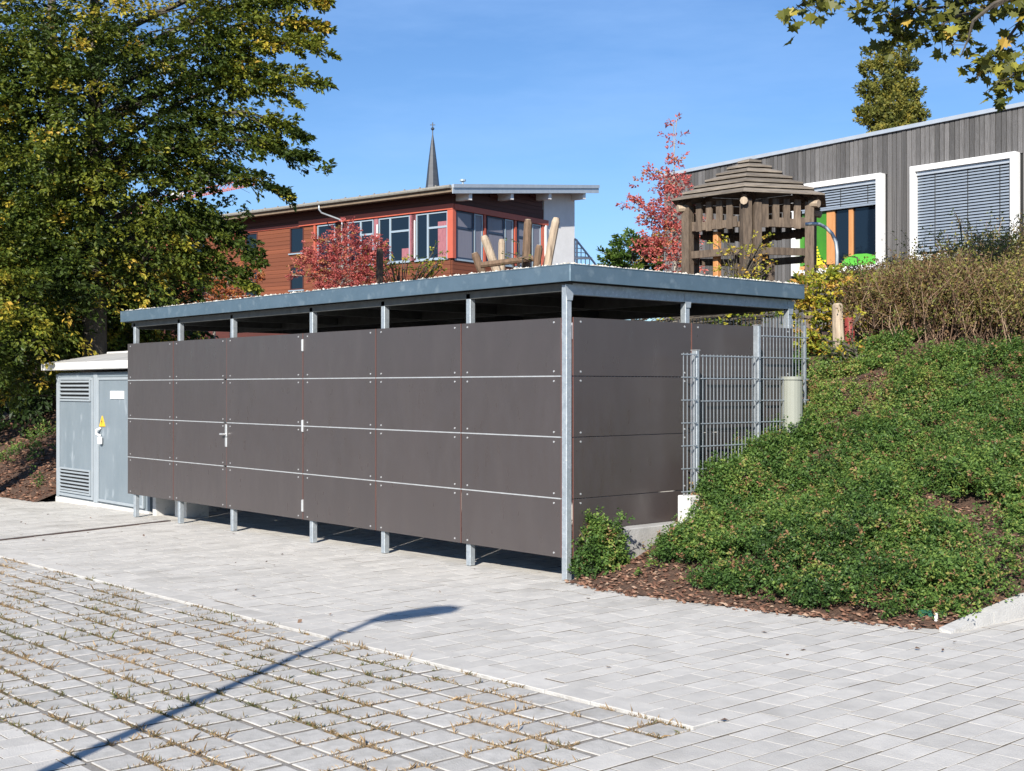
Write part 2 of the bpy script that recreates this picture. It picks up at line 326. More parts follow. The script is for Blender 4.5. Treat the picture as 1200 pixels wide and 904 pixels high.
# ---- paving: tilted sheets whose children are pavers in flat local coordinates
TILT = -math.atan(GS)
def sheet(name, x0, x1, y0, y1, z, m):
    o = MB().quad((x0, y0, 0), (x1, y0, 0), (x1, y1, 0), (x0, y1, 0)).build(name, m, None, (0, 0, z)); o.rotation_euler.y = TILT
    return tag(o, kind='structure')
def paver_mesh(name, lx, ly, m, c=.006, h=.035, side=None):
    a, b = lx / 2, ly / 2; mb = MB()
    mb.v = [(-a + c, -b + c, 0), (a - c, -b + c, 0), (a - c, b - c, 0), (-a + c, b - c, 0), (-a, -b, -c), (a, -b, -c), (a, b, -c), (-a, b, -c), (-a, -b, -h), (a, -b, -h), (a, b, -h), (-a, b, -h)]
    mb.f = [(0, 1, 2, 3)] + [(i + 4, (i + 1) % 4 + 4, (i + 1) % 4, i) for i in range(4)] + [(i + 8, (i + 1) % 4 + 8, (i + 1) % 4 + 4, i + 4) for i in range(4)]
    me = mb.mesh(name); me.materials.append(m); me.materials.append(side or M['joint_side']); me.polygons.foreach_set('material_index', [0] * 5 + [1] * 4); return me
def lay(root, items, mi, mj, zoff, c=.006, limit=290, name='paver'):
    """items: (x, y, lx, ly); the nearest in view become single objects, the rest one joined part"""
    C = np.array([(i[0], i[1], i[0] * GS) for i in items]); px, py, D = proj(C)
    vis = (D > 1) & (px > -30) & (px < 1230) & (py < 935)
    order = np.argsort(np.where(vis, D, 1e6)); solo = set(order[:limit].tolist()); cache = {}
    V = []; F = []
    for i, (x, y, lx, ly) in enumerate(items):
        dz = random.uniform(-.002, .0015)
        key = (round(lx, 3), round(ly, 3))
        if key not in cache: cache[key] = paver_mesh(name, lx, ly, mi, c)
        if i in solo:
            o = link(name, cache[key], None, root, (x, y, zoff + dz)); o.rotation_euler = (random.gauss(0, .0035), random.gauss(0, .0035), random.gauss(0, .004))
        else:
            me = cache[key]; b = len(V); tx, ty = random.gauss(0, .0035), random.gauss(0, .0035)
            V += [(v.co.x + x, v.co.y + y, v.co.z + zoff + dz + v.co.x * tx + v.co.y * ty) for v in me.vertices]
            F += [tuple(b + k for k in p.vertices) for p in me.polygons]
    o = npmesh(name + '_field', np.array(V), np.array(F), mj, root, kind='stuff'); o.data.materials.append(M['joint_side']); o.data.polygons.foreach_set('material_index', ([0] * 5 + [1] * 4) * (len(F) // 9))
pav = sheet('pavement', -60, 12, -14, 3.25, -.012, M['joint'])
GX0, GX1, GY0, GY1 = -16, 3.78, -5.075, -2.84
items = []; x = GX1 + .003 - .154 * 128; k = 0
while x < 7.5:
    W_ = .153; y = -8.6 - random.random() * .2
    while y < 3.1:
        ly = random.choice((.25, .25, .25, .25, .20)); xc, yc = x + W_ / 2, y + ly / 2
        ok = not (xc - W_ / 2 < GX1 - .02 and yc + ly / 2 > GY0 and yc - ly / 2 < GY1 + .19)
        if xc > 3.3 and yc > .1 + (xc > 3.45) * 0: ok = ok and (yc < yb(xc) - .0) and xc < 7
        elif xc > .1 and yc - ly / 2 > yb(xc) - .02: ok = False
        if xc < -11.8 and yc > .1: ok = False
        if not ok and xc - W_ / 2 < GX1 - .02 and yc < GY0 + .15 and y + ly > GY0 and GY0 - y > .06:
            l2 = GY0 - .004 - y; items.append((xc, y + l2 / 2, W_ - .005, l2 - .004))
        elif not ok and xc - W_ / 2 < GX1 - .02 and y < GY1 + .19 and y + ly - (GY1 + .19) > .05:
            y2 = GY1 + .194; items.append((xc, (y2 + y + ly) / 2, W_ - .005, y + ly - y2 - .004))
        elif ok: items.append((xc, yc, W_ - .007, ly - .007))
        y += ly
    x += W_ + .001
lay(pav, items, M['paver'], M['paver_far'], .008, c=.0015)
# grass-joint field
gp = sheet('grass_joint_paving', GX0, GX1, GY0, GY1, -.022, M['soil'])
items = []; nx = int((GX1 - GX0) / .2); rows = 11
for j in range(rows):
    for i in range(nx):
        xc = GX1 - .1 - i * .2 + random.gauss(0, .0025); yc = GY1 - .1 - j * .2033 + random.gauss(0, .0025)
        lx = .174; items.append((xc, yc, lx + random.choice((-.004, 0, .004)), .175 + random.choice((-.005, 0, .003))))
lay(gp, items, M['paver_g'], M['paver_gf'], .018, c=.0045)
# kerb strip of flat edging slabs
ks = MB().box(-16, 3.775, GY1 + .006, GY1 + .185, -.06, -.014).build('edging_strip', M['joint']); ks.rotation_euler.y = TILT; tag(ks, kind='structure')
x = GX1 - .002; me = {}
while x > -15.5:
    o = link('edging_slab', me.setdefault('a', paver_mesh('edging_slab', .327, .173, M['paver'], .003, side=M['kerb'])), None, ks, (x - .165, GY1 + .096, .006 + random.uniform(0, .002))); x -= .331
# ---- grass and weeds in the joints
n = 110000; xx = RG.uniform(-9, GX1, n); jj = RG.integers(0, 12, n); yy = GY1 - jj * .2033 + RG.normal(0, .007, n)
cross = RG.random(n) < .40; ii = np.round((GX1 - xx) / .2); xx = np.where(cross, GX1 - ii * .2 + RG.normal(0, .005, n), xx); yy = np.where(cross, RG.uniform(GY0, GY1, n), yy)
keep = (vnoise(np.stack([xx, yy], -1), 5.5, 5) + .35 * vnoise(np.stack([xx, yy], -1), 17, 8) > .66) & (yy < GY1 + .01) & (yy > GY0 - .01)
xx, yy = xx[keep], yy[keep]; n = len(xx)
P = np.stack([xx, yy, xx * GS - .012], -1); lean = np.stack([RG.normal(0, .9, n), RG.normal(0, .9, n), RG.uniform(.15, .75, n)], -1)
go = leaves('joint_grass', P, RG.normal(size=(n, 3)) + np.array([0, 0, .2]), RG.gamma(2.4, .0058, n) + .012, np.clip(vnoise(P[:, :2], 2.5, 4) * .75 + RG.normal(.32, .2, n), 0, 1), M['grass'], W=.11, A=lean)
tag(go, 'dry brown and green grass growing in the wide joints of the grey pavers', 'grass', kind='stuff')
# ---- slot drain
a, b = np.array([-7.42, .08]), np.array([-6.69, -2.29]); d = unit(b - a); b = b + d * 2.6; q = np.array([-d[1], d[0]]) * .035
pts = [(*(a + q), a[0] * GS + .004), (*(a - q), a[0] * GS + .004), (*(b - q), b[0] * GS + .004), (*(b + q), b[0] * GS + .004)]
dr = empty('drain_channel', (0, 0, 0), 'narrow rusty brown drain channel set in the pale paving left of the shed', 'drain')
MB().prism([(p[0], p[1], p[2] - .03) for p in pts], (0, 0, .032)).build('channel', mat('rusty_steel', (.12, .075, .06), (.07, .05, .045), scale=12, rough=.7), dr)
mb = MB()
for k in range(120):
    c = a + (b - a) * (k + .5) / 120; mb.box(c[0] - .02, c[0] + .02, c[1] - .006, c[1] + .006, c[0] * GS + .004, c[0] * GS + .0085)
mb.build('grating', M['dark_steel'], dr, kind='stuff')
# ---- kerb at the right end of the bed
kp = [(3.31, .10), (3.335, .6), (3.35, 1.1), (3.42, 1.6), (3.6, 2.05), (3.95, 2.45), (4.6, 2.72), (6, 2.9), (9, 3.0)]
ke = empty('kerb_edging', (0, 0, 0), 'raised concrete kerb curving round the right end of the planted bed', 'kerb')
def kz(i): return .05 + [.02, .085, .135, .15, .15, .15, .15, .15, .15][i]
for i in range(len(kp) - 1):
    p0, p1 = np.array(kp[i]), np.array(kp[i + 1]); d = unit(p1 - p0); q = np.array([d[1], -d[0]]) * .085; e = d * .004; mb = MB()
    t0, t1 = kz(i), kz(i + 1); c0, c1 = p0 + e, p1 - e
    q0 = q; mb.v = [(*c0, -.1), (*(c0 + q0), -.1), (*(c1 + q0), -.1), (*c1, -.1), (*c0, t0), (*(c0 + q0), t0 - .012), (*(c1 + q0), t1 - .012), (*c1, t1)]
    mb.f = [(3, 2, 1, 0), (4, 5, 6, 7), (0, 1, 5, 4), (1, 2, 6, 5), (2, 3, 7, 6), (3, 0, 4, 7)]
    mb.build('kerb_stone', M['kerb'], ke)

# ================================================================== SHED
sh = empty('storage_shed', (0, 0, 0), 'long flat roofed storage shed clad in brown grey panels on galvanised posts', 'shed')
ZR = [.175, .672, 1.184, 1.692, 2.184]
def post(x, y, zt=2.45, w=.03, zb=None):
    zb = GS * x if zb is None else zb
    MB().box(x - w, x + w, y - w, y + w, zb, zt, .004).build('post', M['galv'], sh)
PX = [-8.28, -7.0, -5.655, -3.935, -2.624, -1.295]
for x in PX: post(x, .035)
post(0, .0)
for y in (1.49, 3.03): post(0, y, zb=-.05)
for x in [-8.28, -5.6, -2.8]: post(x, 3.03)
post(-8.36, 1.5)
PJ = [-8.435, -7.104, -5.736, -4.062, -2.711, -1.369, -.045]
def hpl(name, x0, x1, y0, y1, z0, z1, parent, face):
    """one laminate panel with its screws; face 'f' looks to -y, 's' to +x"""
    p = MB().box(x0, x1, y0, y1, z0, z1, .0015).build(name, M['hpl'], parent)
    me = p.data; me.materials.append(M['core'])
    for poly in me.polygons:
        nn = poly.normal
        if (abs(nn.x) > .5 if face == 'f' else abs(nn.y) > .5): poly.material_index = 1
    return p
def screws(x0, x1, y, z0, z1, parent, face):
    mb = MB()
    for u in (x0 + .085, x1 - .085):
        for z in (z0 + .035, z1 - .035):
            mb.disc((u, y, z) if face == 'f' else (y, u, z), .0085, (0, -1, 0) if face == 'f' else (1, 0, 0), .004, 8)
    mb.build('screws', M['screw'], parent)
FY0, FY1 = -.016, -.006+.0
leafL = MB().box(-7.05, -5.76, .004, .03, .22, .26).build('door_leaf', M['galv'], sh); leafR = MB().box(-5.72, -4.1, .004, .03, .22, .26).build('door_leaf', M['galv'], sh)
for c in range(6):
    x0, x1 = PJ[c] + .006, PJ[c + 1] - .006
    if c == 0: x0 = PJ[0]
    par = {1: leafL, 2: leafR}.get(c, sh); dx = 0
    if c == 1: x1 = PJ[2] - .002
    if c == 2: x0 = PJ[2] + .002
    for r in range(4):
        z0, z1 = ZR[r] + .006, ZR[r + 1] - .006
        p = hpl('panel', x0, x1, FY0, FY1, z0, z1, par, 'f')
        if par is sh: screws(x0, x1, FY0, z0, z1, p, 'f')
    if par is not sh:
        mb = MB()
        for r in range(4):
            for u in (x0 + .085, x1 - .085):
                for z in (ZR[r] + .041, ZR[r + 1] - .041): mb.disc((u, FY0, z), .0085, (0, -1, 0), .004, 8)
        mb.build('screws', M['screw'], par)
    for r in (1, 2, 3):
        MB().box(x0 + .003, x1 - .003 - (.07 if c == 1 else 0), FY0 - .0015, -.001, ZR[r] - .0052, ZR[r] + .0052).build('rail', M['strip'], par)
# backing rails behind the gaps, hinges, lock
for z in (.3, 1.18, 2.1):
    MB().box(-8.4, -7.03, .0, .004, z - .02, z + .02).box(-3.9, -.05, .0, .004, z - .02, z + .02).build('rear_rail', M['dark_steel'], sh)
for z in (2.05, 1.185, .33):
    MB().box(PJ[3] - .012, PJ[3] + .012, FY0 - .012, -.002, z - .065, z + .065, .003).tube([(PJ[3], FY0 - .012, z - .06), (PJ[3], FY0 - .012, z + .06)], .009, 8).build('hinge', M['strip'], sh)
lk = MB().box(-5.758, -5.715, FY0 - .012, FY0 - .0005, 1.02, 1.165, .003).box(-5.758, -5.715, FY0 - .012, FY0 - .0005, .90, 1.012, .003).build('lock_plate', M['strip'], sh)
MB().tube([(-5.735, FY0 - .012, 1.05), (-5.735, FY0 - .05, 1.05), (-5.80, FY0 - .052, 1.05)], .011, 8).build('handle', M['screw'], sh)
# side cladding (x = +.05 face)
SX0, SX1 = .034, .044
for k, (y0, y1) in enumerate(((.034, 1.518), (1.532, 3.06))):
    for r in range(4):
        zz0 = ZR[r] + .003; 
        p = hpl('panel', SX0, SX1, y0, y1, max(zz0, .17), ZR[r + 1] - .003, sh, 's'); screws(y0, y1, SX1, zz0, ZR[r + 1] - .003, p, 's')
# rear and left cladding seen through the top gap only: mesh fence along the rear
rm = MB()
for x in np.arange(-8.3, 0, .05): rm.box(x - .003, x + .003, 3.06, 3.066, 1.5, 2.33)
for z in np.arange(1.55, 2.34, .2): rm.box(-8.35, 0, 3.052, 3.060, z - .003, z + .003).box(-8.35, 0, 3.066, 3.074, z - .003, z + .003)
rm.build('rear_mesh', M['galv'], sh, kind='stuff')
# roof
RX0, RX1, RY0, RY1, RZ0, RZ1 = -8.50, .13, -.09, 3.13, 2.468, 2.608
MB().box(RX0 + .012, RX1 - .012, RY0 + .012, RY1 - .012, RZ0 + .012, RZ1 - .05).build('roof_deck', M['deck'], sh)
def fas(x0, x1, y0, y1): MB().box(x0, x1, y0, y1, RZ0, RZ1, .003).build('roof_fascia', M['fascia'], sh)
fas(RX0, RX1, RY0, RY0 + .006); fas(RX1 - .006, RX1, RY0 + .008, RY1); fas(RX0, RX0 + .006, RY0 + .008, RY1); fas(RX0 + .008, RX1 - .008, RY1 - .006, RY1)
mb = MB(); t = RZ1 - .008                          # folded top lip
mb.box(RX0, RX1, RY0 - .004, RY0 + .05, t + .004, t + .011).box(RX1 - .05, RX1 + .004, RY0 + .052, RY1, t + .004, t + .011).box(RX0 - .004, RX0 + .05, RY0 + .052, RY1, t + .004, t + .011)
mb.build('roof_lip', M['fascia'], sh)
for y in (.035, 1.49, 3.03): MB().box(-8.36, .03, y - .03, y + .03, 2.36 if y > 1 else 2.40, 2.465).build('roof_beam', M['dark_steel'], sh)
for x in PX + [0]: MB().box(x - .028, x + .028, .07, 3.0, 2.375, 2.465).build('roof_beam', M['dark_steel'], sh)
MB().box(-.03, .035, .04, 3.06, 2.37, 2.463).build('roof_beam', M['galv'], sh)
for y in (.0, 1.49, 3.03):
    MB().prism([(.036, y - .05, 2.45), (.036, y + .05, 2.45), (.036, y + .05, 2.42), (.036, y + .03, 2.32), (.036, y - .03, 2.32), (.036, y - .05, 2.42)], (.004, 0, 0)).build('bracket', M['galv'], sh)
# gravel on the roof
n = 4200; gx = RG.uniform(RX0 + .05, RX1 - .05, n); gy = RG.uniform(RY0 + .05, RY1 - .05, n)
e = RG.random(n); gy = np.where(e < .35, RY0 + .03 + RG.gamma(1.2, .05, n), gy); gx = np.where((e > .35) & (e < .55), RX1 - .03 - RG.gamma(1.2, .05, n), gx)
gx = np.clip(gx, RX0 + .02, RX1 - .02); gy = np.clip(gy, RY0 + .02, RY1 - .02)
octv = np.array([(1, 0, 0), (0, 1, 0), (-1, 0, 0), (0, -1, 0), (0, 0, 1), (0, 0, -1.0)]); octf = np.array([(0, 1, 4), (1, 2, 4), (2, 3, 4), (3, 0, 4), (1, 0, 5), (2, 1, 5), (3, 2, 5), (0, 3, 5)])
def pebbles(name, P, r, m, flat, tint, parent=None, kind='stuff'):
    n = len(P); v = octv[None] * (r[:, None, None] * RG.uniform(.6, 1.3, (n, 6, 1))); th = RG.uniform(0, 6.28, n); c, s = np.cos(th)[:, None], np.sin(th)[:, None]
    x = v[..., 0] * c - v[..., 1] * s; y = v[..., 0] * s + v[..., 1] * c; z = v[..., 2] * flat
    tl = RG.normal(0, .35, (n, 1)); z = z + x * tl
    v = np.stack([x, y, z], -1) + P[:, None, :]; f = octf[None] + np.arange(n)[:, None, None] * 6
    return npmesh(name, v.reshape(-1, 3), f.reshape(-1, 3), m, parent, np.repeat(tint, 8), kind)
pebbles('roof_gravel', np.stack([gx, gy, np.full(n, RZ1 + .004) + RG.uniform(-.01, .008, n)], -1), RG.uniform(.010, .023, n), M['pebble'], .7, RG.random(n) * .8, sh)
# foundation blocks seen under the left end
for x0, x1, y0, y1, lab in ((-8.36, -8.26, .30, 1.2, 1), (-7.95, -7.62, .42, .75, 2)):
    MB().box(x0, x1, y0, y1, -.3, .165, .006).build('foundation_block', M['conc_w'], sh)
MB().box(-8.3, .0, 3.10, 3.28, -.3, 1.56).build('rear_retaining_wall', M['conc'], sh)
# retaining wall beside the shed
rw = empty('retaining_wall', (.1, .2, 0), 'low grey concrete retaining wall with a taller pale end block under the mesh fence', 'wall')
MB().box(-.045, .118, .0, 2.9, -.4, .405, .006).build('low_section', M['conc'], rw)
MB().box(.122, .262, .93, 2.9, -.4, .655, .008).build('raised_section', M['conc_w'], rw)
# ---- mesh fence
fe = empty('mesh_fence', (.25, 1.34, .6), 'galvanised double wire mesh fence stepping up the slope beside the shed', 'fence')
def fpost(y, zb, zt): 
    p = MB().box(-.03, .03, y - .02, y + .02, zb - .6, zt - .6, .004).build('post', M['galv'], fe)
    MB().box(-.035, .035, y - .025, y + .025, zt - .6, zt - .594).build('cap', M['strip'], p)
fpost(0, .3, 1.925); fpost(.876, .6, 2.175); MB().box(-.012, .012, 1.61, 1.635, -.2, 1.60, .003).build('post', M['galv'], fe)
def mpanel(y0, y1, z0, z1, over):
    p = None; wm = None
    for z in np.arange(z1 - .012, z0, -.2):
        for xo in (.034, .046):
            q = MB().box(xo, xo + .005, y0, y1, z - .604, z - .596).build('mesh_panel' if p is None else 'cross_wire', M['galv'], fe if p is None else p)
            p = p or q
    for y in np.arange(y0 + .02, y1, .05):
        if wm is None: wm = MB().box(-.0028, .0028, -.0028, .0028, z0 - .6, z1 - .6 + over).mesh('wire'); wm.materials.append(M['galv'])
        link('wire', wm, None, p, (.0425, y, 0))
mpanel(-.23, -.03, .66, 1.9, 0); mpanel(.03, .86, .66, 1.89, 0); mpanel(.90, 1.62, .9, 2.09, .16)
# ---- grey cabinet on a post
cb = empty('meter_cabinet', (.62, 2.55, 1.1), 'grey green plastic cabinet with a rounded front on a short post by the mesh fence', 'cabinet')
c0 = at(928, 476, 11.9) - np.array([.62, 2.55, 1.1])
mb = MB(); ring = [(-.10, .09)] + [(-.10 * math.cos(PI * k / 10), .0 - .10 * math.sin(PI * k / 10)) for k in range(11)] + [(.10, .09)]
rr = [Vector((r[0] * RIGHT[0] + r[1] * FWD[0], r[0] * RIGHT[1] + r[1] * FWD[1], 0)) + Vector(c0) + Vector((0, 0, -.25)) for r in ring]
mb.prism(rr, (0, 0, .5)).build('cabinet_body', M['cab'], cb)
mb = MB(); rr = [Vector((r[0] * 1.08 * RIGHT[0] + r[1] * 1.12 * FWD[0], r[0] * 1.08 * RIGHT[1] + r[1] * 1.12 * FWD[1], 0)) + Vector(c0) + Vector((0, 0, .25)) for r in ring]
mb.prism(rr, (0, 0, .03)).build('lid', M['cab'], cb)
MB().box(c0[0] - .04, c0[0] + .04, c0[1] - .04, c0[1] + .04, c0[2] - 1.1, c0[2] - .25, .004).build('post', M['conc'], cb)

# ================================================================== TRANSFORMER KIOSK
kx, ky, kzb = -10.3, .35, -.16
kk = empty('transformer_kiosk', (kx, ky, kzb), 'grey metal transformer kiosk with louvred door and pale concrete roof left of the shed', 'kiosk')
X = lambda v: v - kx
MB().box(X(-11.84), X(-8.62), .035, 2.5, -.2, 1.82 - kzb).build('body', M['kiosk'], kk)
MB().box(X(-11.90), X(-8.60), .012, 2.55, -.25, .06).build('plinth', M['conc_w'], kk)
mb = MB(); rx0, rx1, ry0, ry1, rz = X(-12.15), X(-8.3), -.12, 2.75, 1.86 - kzb + .0
mb.box(rx0, rx1, ry0, ry1, rz, rz + .115, .008); mb.build('roof_slab', M['conc_w'], kk)
mb = MB(); t0 = rz + .1155; mb.v = [(rx0 + .01, ry0 + .01, t0), (rx1 - .01, ry0 + .01, t0), (rx1 - .01, ry1 - .01, t0), (rx0 + .01, ry1 - .01, t0), (rx0 + 1.75, 1.3, t0 + .30), (rx1 - 1.6, 1.3, t0 + .30)]
mb.f = [(0, 1, 5, 4), (1, 2, 5), (2, 3, 4, 5), (3, 0, 4)]; mb.build('roof_slope', M['conc'], kk)
MB().box(X(-11.35), X(-10.4), .6, 1.6, t0 + .02, 2.15 - kzb, .01).build('roof_vent', M['conc_w'], kk)
fz1 = 1.80 - kzb
for a_, b_ in ((-11.84, -11.77), (-10.43, -10.30)): MB().box(X(a_), X(b_), .0, .034, .06, fz1, .004).build('corner_strip', M['kiosk_l'], kk)
MB().box(X(-11.768), X(-8.64), .006, .034, fz1 - .05, fz1 - .002).build('head_rail', M['kiosk'], kk)
def kdoor(x0, x1):
    d = MB().box(X(x0), X(x1), .010, .034, .09, fz1 - .055, .004).build('door', M['kiosk'], kk)
    for a_, b_, c_, e_ in ((x0, x0 + .045, .09, fz1 - .055), (x1 - .045, x1, .09, fz1 - .055), (x0 + .047, x1 - .047, fz1 - .095, fz1 - .056), (x0 + .047, x1 - .047, .091, .13)):
        MB().box(X(a_), X(b_), -.006, .009, c_, e_, .003).build('frame', M['kiosk_l'], d)
    return d
d1 = kdoor(-11.755, -10.445); d2 = kdoor(-10.285, -8.75)
def louvres(d, x0, x1, z0, z1, n):
    MB().box(X(x0), X(x1), .0, .0095, z0 - .0, z1).build('vent_recess', M['black'], d)
    h = (z1 - z0) / n
    for i in range(n):
        z = z0 + h * i; m_ = MB(); m_.v = [(X(x0), -.004, z + .01), (X(x1), -.004, z + .01), (X(x1), -.03, z + .012), (X(x0), -.03, z + .012), (X(x0), -.002, z + h * .62), (X(x1), -.002, z + h * .62)]
        m_.f = [(0, 1, 2, 3)[::-1], (3, 2, 5, 4), (0, 4, 5, 1), (0, 3, 4), (1, 5, 2)]
        m_.build('louvre', M['kiosk_l'], d)
    for q in ((x0 - .03, x0, z0 - .03, z1 + .03), (x1, x1 + .03, z0 - .03, z1 + .03), (x0, x1, z0 - .03, z0 - .002), (x0, x1, z1 + .002, z1 + .03)):
        MB().box(X(q[0]), X(q[1]), -.012, .0095, q[2], q[3]).build('vent_frame', M['kiosk_l'], d)
louvres(d1, -11.66, -10.56, 1.42 - kzb, 1.72 - kzb, 5); louvres(d1, -11.66, -10.56, .02 - kzb, .34 - kzb, 6)
def kp_(px, py): 
    dd = at(px, py, 1) - CAM; p = CAM + dd * (ky - .004 - CAM[1]) / dd[1]; return p[0] - kx, p[2] - kzb
a_, b_ = kp_(129, 467.5), kp_(144.5, 458.5); MB().box(a_[0], b_[0], -.004, .0095, a_[1], b_[1], .001).build('name_plate', M['white'], d2)
mb = MB(); zc = a_[1] + .045
for i in range(9): mb.box(a_[0] + .07 + i * .03, a_[0] + .088 + i * .03, -.0055, -.004, zc, zc + random.uniform(.025, .045))
mb.build('print', M['pink'], d2)
p1, p2, p3 = kp_(116, 500), kp_(122.5, 500), kp_(119.2, 487.5); MB().prism([(p1[0], -.003, p1[1]), (p2[0], -.003, p2[1]), (p3[0], -.003, p3[1])], (0, .012, 0)).build('warning_triangle', M['yellow'], d2)
c = ((p1[0] + p2[0]) / 2, (p1[1] * 2 + p3[1]) / 3); mb = MB()
mb.prism([(c[0] + .008, -.0045, c[1] + .07), (c[0] - .02, -.0045, c[1] + .01), (c[0] - .002, -.0045, c[1] + .015), (c[0] - .008, -.0045, c[1] - .04), (c[0] + .02, -.0045, c[1] + .03), (c[0] + .004, -.0045, c[1] + .025)], (0, .001, 0)).build('lightning_mark', M['black'], d2)
a_ = kp_(117.5, 511); b_ = kp_(120, 502)
MB().tube([(a_[0], -.0, a_[1]), (a_[0] - .03, -.05, a_[1] + .03), (a_[0] - .03, -.05, b_[1] - .03), (a_[0] + .01, .0, b_[1])], .017, 8).build('handle', M['white'], d2)
a_ = kp_(119, 516); MB().box(a_[0] - .045, a_[0] + .045, -.05, -.006, a_[1] - .06, a_[1] + .05, .01).build('padlock', M['white'], d2)

# ================================================================== RED TIMBER BUILDING
BO = at(530, 454, 55); BO[2] = 0; BA = math.radians(11.02)
rb = empty('timber_school_building', BO, 'red brown timber clad building with salmon beams, ribbon windows and rising roof beyond the shed', 'building', rz=BA)
bx0 = -42
holes = [(-10.44, -9.46, 8.15, 9.42), (-10.44, -9.46, 6.35, 7.52), (-13.75, -12.82, 8.05, 9.38), (-13.75, -12.82, 6.15, 7.5), (-18.2, -16.9, 8.1, 9.38), (-18.2, -16.9, 6.2, 7.5), (-23, -21.8, 8.1, 9.38), (-28, -26.6, 8.1, 9.38), (-28, -26.6, 6.2, 7.5)]
MB().box(bx0, -.02, .06, 9.3, 2, 10.2).build('wall_core', M['wood_rd'], rb)
def siding(x0, x1, z0, z1, m, pitch, hl, ax='x', name='siding_board'):
    z = z0
    while z < z1 - .02:
        zt = min(z + pitch, z1); segs = [(x0, x1)]
        for (h0, h1, g0, g1) in hl:
            if g0 - .04 < (z + zt) / 2 < g1 + .04:
                ns = []
                for s0, s1 in segs:
                    if h1 <= s0 or h0 >= s1: ns.append((s0, s1))
                    else:
                        if h0 > s0: ns.append((s0, h0))
                        if h1 < s1: ns.append((h1, s1))
                segs = ns
        for s0, s1 in segs:
            if s1 - s0 < .05: continue
            if ax == 'x': ubox(name, s0, s1, .0, .05, z + .012, zt, m, rb)
            else: ubox(name, -.05, .0, s0, s1, z + .012, zt, m, rb)
        z += pitch
siding(bx0, -8.55, 5.0, 9.42, M['wood_r'], .2, holes)
siding(-8.5, -.1, 5.0, 7.25, M['wood_r'], .2, [])
siding(bx0, -.02, 9.68, 10.1, M['wood_rd'], .2, [])  # band under the eaves, roof shade painted into its red
siding(.0, 6.7, 5.0, 7.2, M['wood_r'], .2, [], 'y')
# right face upper siding under the rising roof, shade put into its colour
for i in range(9):
    z = 9.70 + i * .19; y0 = max(.0, (z + .19 - 10.13) / .124)
    if y0 < 6.6: ubox('siding_board', -.05, .0, y0, 6.72, z + .012, z + .19, M['wood_rd'], rb)
MB().prism([(-.10, .0, 9.6), (-.10, 6.72, 9.6), (-.10, 6.72, 10.95), (-.10, .0, 10.11)], (.045, 0, 0)).build('gable_backing', M['wood_rd'], rb)
# salmon frieze and posts
MB().box(-9.72, .10, -.10, .02, 9.42, 9.67).build('beam', M['salmon'], rb); MB().box(.02, .12, .025, 7.05, 9.42, 9.67).build('beam', M['salmon'], rb)
MB().box(-30, -9.74, -.05, .0, 9.42, 9.56).build('beam', M['salmon'], rb)
for x0, x1 in ((-.22, .10),): MB().box(x0, x1, -.08, .14, 7.28, 9.418).build('corner_post', M['salmon'], rb)
MB().box(-9.72 + 1.0, -8.6, -.06, .0, 6.9, 9.418).build('corner_post', M['salmon'], rb)
def bwin(x0, x1, z0, z1, kind, fm='win_al'):
    w_ = MB().box(x0 + .05, x1 - .05, .03, .045, z0 + .05, z1 - .05).build('window', M[kind], rb)
    f = MB(); f.box(x0, x0 + .06, -.02, .05, z0, z1).box(x1 - .06, x1, -.02, .05, z0, z1).box(x0 + .062, x1 - .062, -.018, .05, z1 - .06, z1 - .001).box(x0 + .062, x1 - .062, -.018, .05, z0, z0 + .06)
    f.build('frame', M[fm], w_); MB().box(x0 - .05, x1 + .05, -.08, -.02, z0 - .06, z0 - .002).build('sill', M['win_al'], w_); return w_
for h in holes: bwin(*h, 'glass', 'wood_rd')
bwin(-6.45, -4.78, 7.3, 9.38, 'glass'); bwin(-8.5, -7.3, 7.3, 9.38, 'glass')
for x0, x1 in ((-4.44, -2.5), (-2.12, -.25)):
    w_ = bwin(x0, x1, 7.3, 9.38, 'glass')
    xm = x0 + (x1 - x0) * .37; MB().box(xm - .05, xm + .05, -.015, .05, 7.362, 9.318).box(xm + .052, x1 - .062, -.013, .05, 8.66, 8.75).build('mullion', M['win_al'], w_)
    MB().box(x0 - .28, x0 - .04, -.03, .05, 7.3, 9.41).build('pier', M['curtain'], rb)
    MB().tube([(x0 - .02, -.09, 7.4), (x0 - .02, -.09, 9.1)], .035, 6).build('blind_guide', M['white'], rb)
w_ = [o for o in rb.children if o.name.startswith('window')][-3]
xm = -5.6; MB().box(xm - .05, xm + .05, -.015, .05, 7.362, 9.318).box(xm + .052, -4.842, -.013, .05, 8.66, 8.75).build('mullion', M['win_al'], w_)
MB().box(-.85, -.32, .018, .028, 7.37, 8.95).build('curtain', M['curtain'], rb); MB().box(-3.02, -2.57, .018, .028, 7.37, 7.9).build('curtain', M['curtain'], rb)
MB().box(-2.5, -2.14, -.03, .05, 7.3, 9.41).build('pier', M['curtain'], rb)
# downpipe
MB().tube([(-7.35, -1.0, 10.2), (-7.35, -1.0, 9.95), (-7.3, -.9, 9.8), (-6.75, -.16, 9.5), (-6.7, -.14, 9.35), (-6.7, -.14, 5)], .042, 8).build('downpipe', M['galv'], rb, smooth=True)
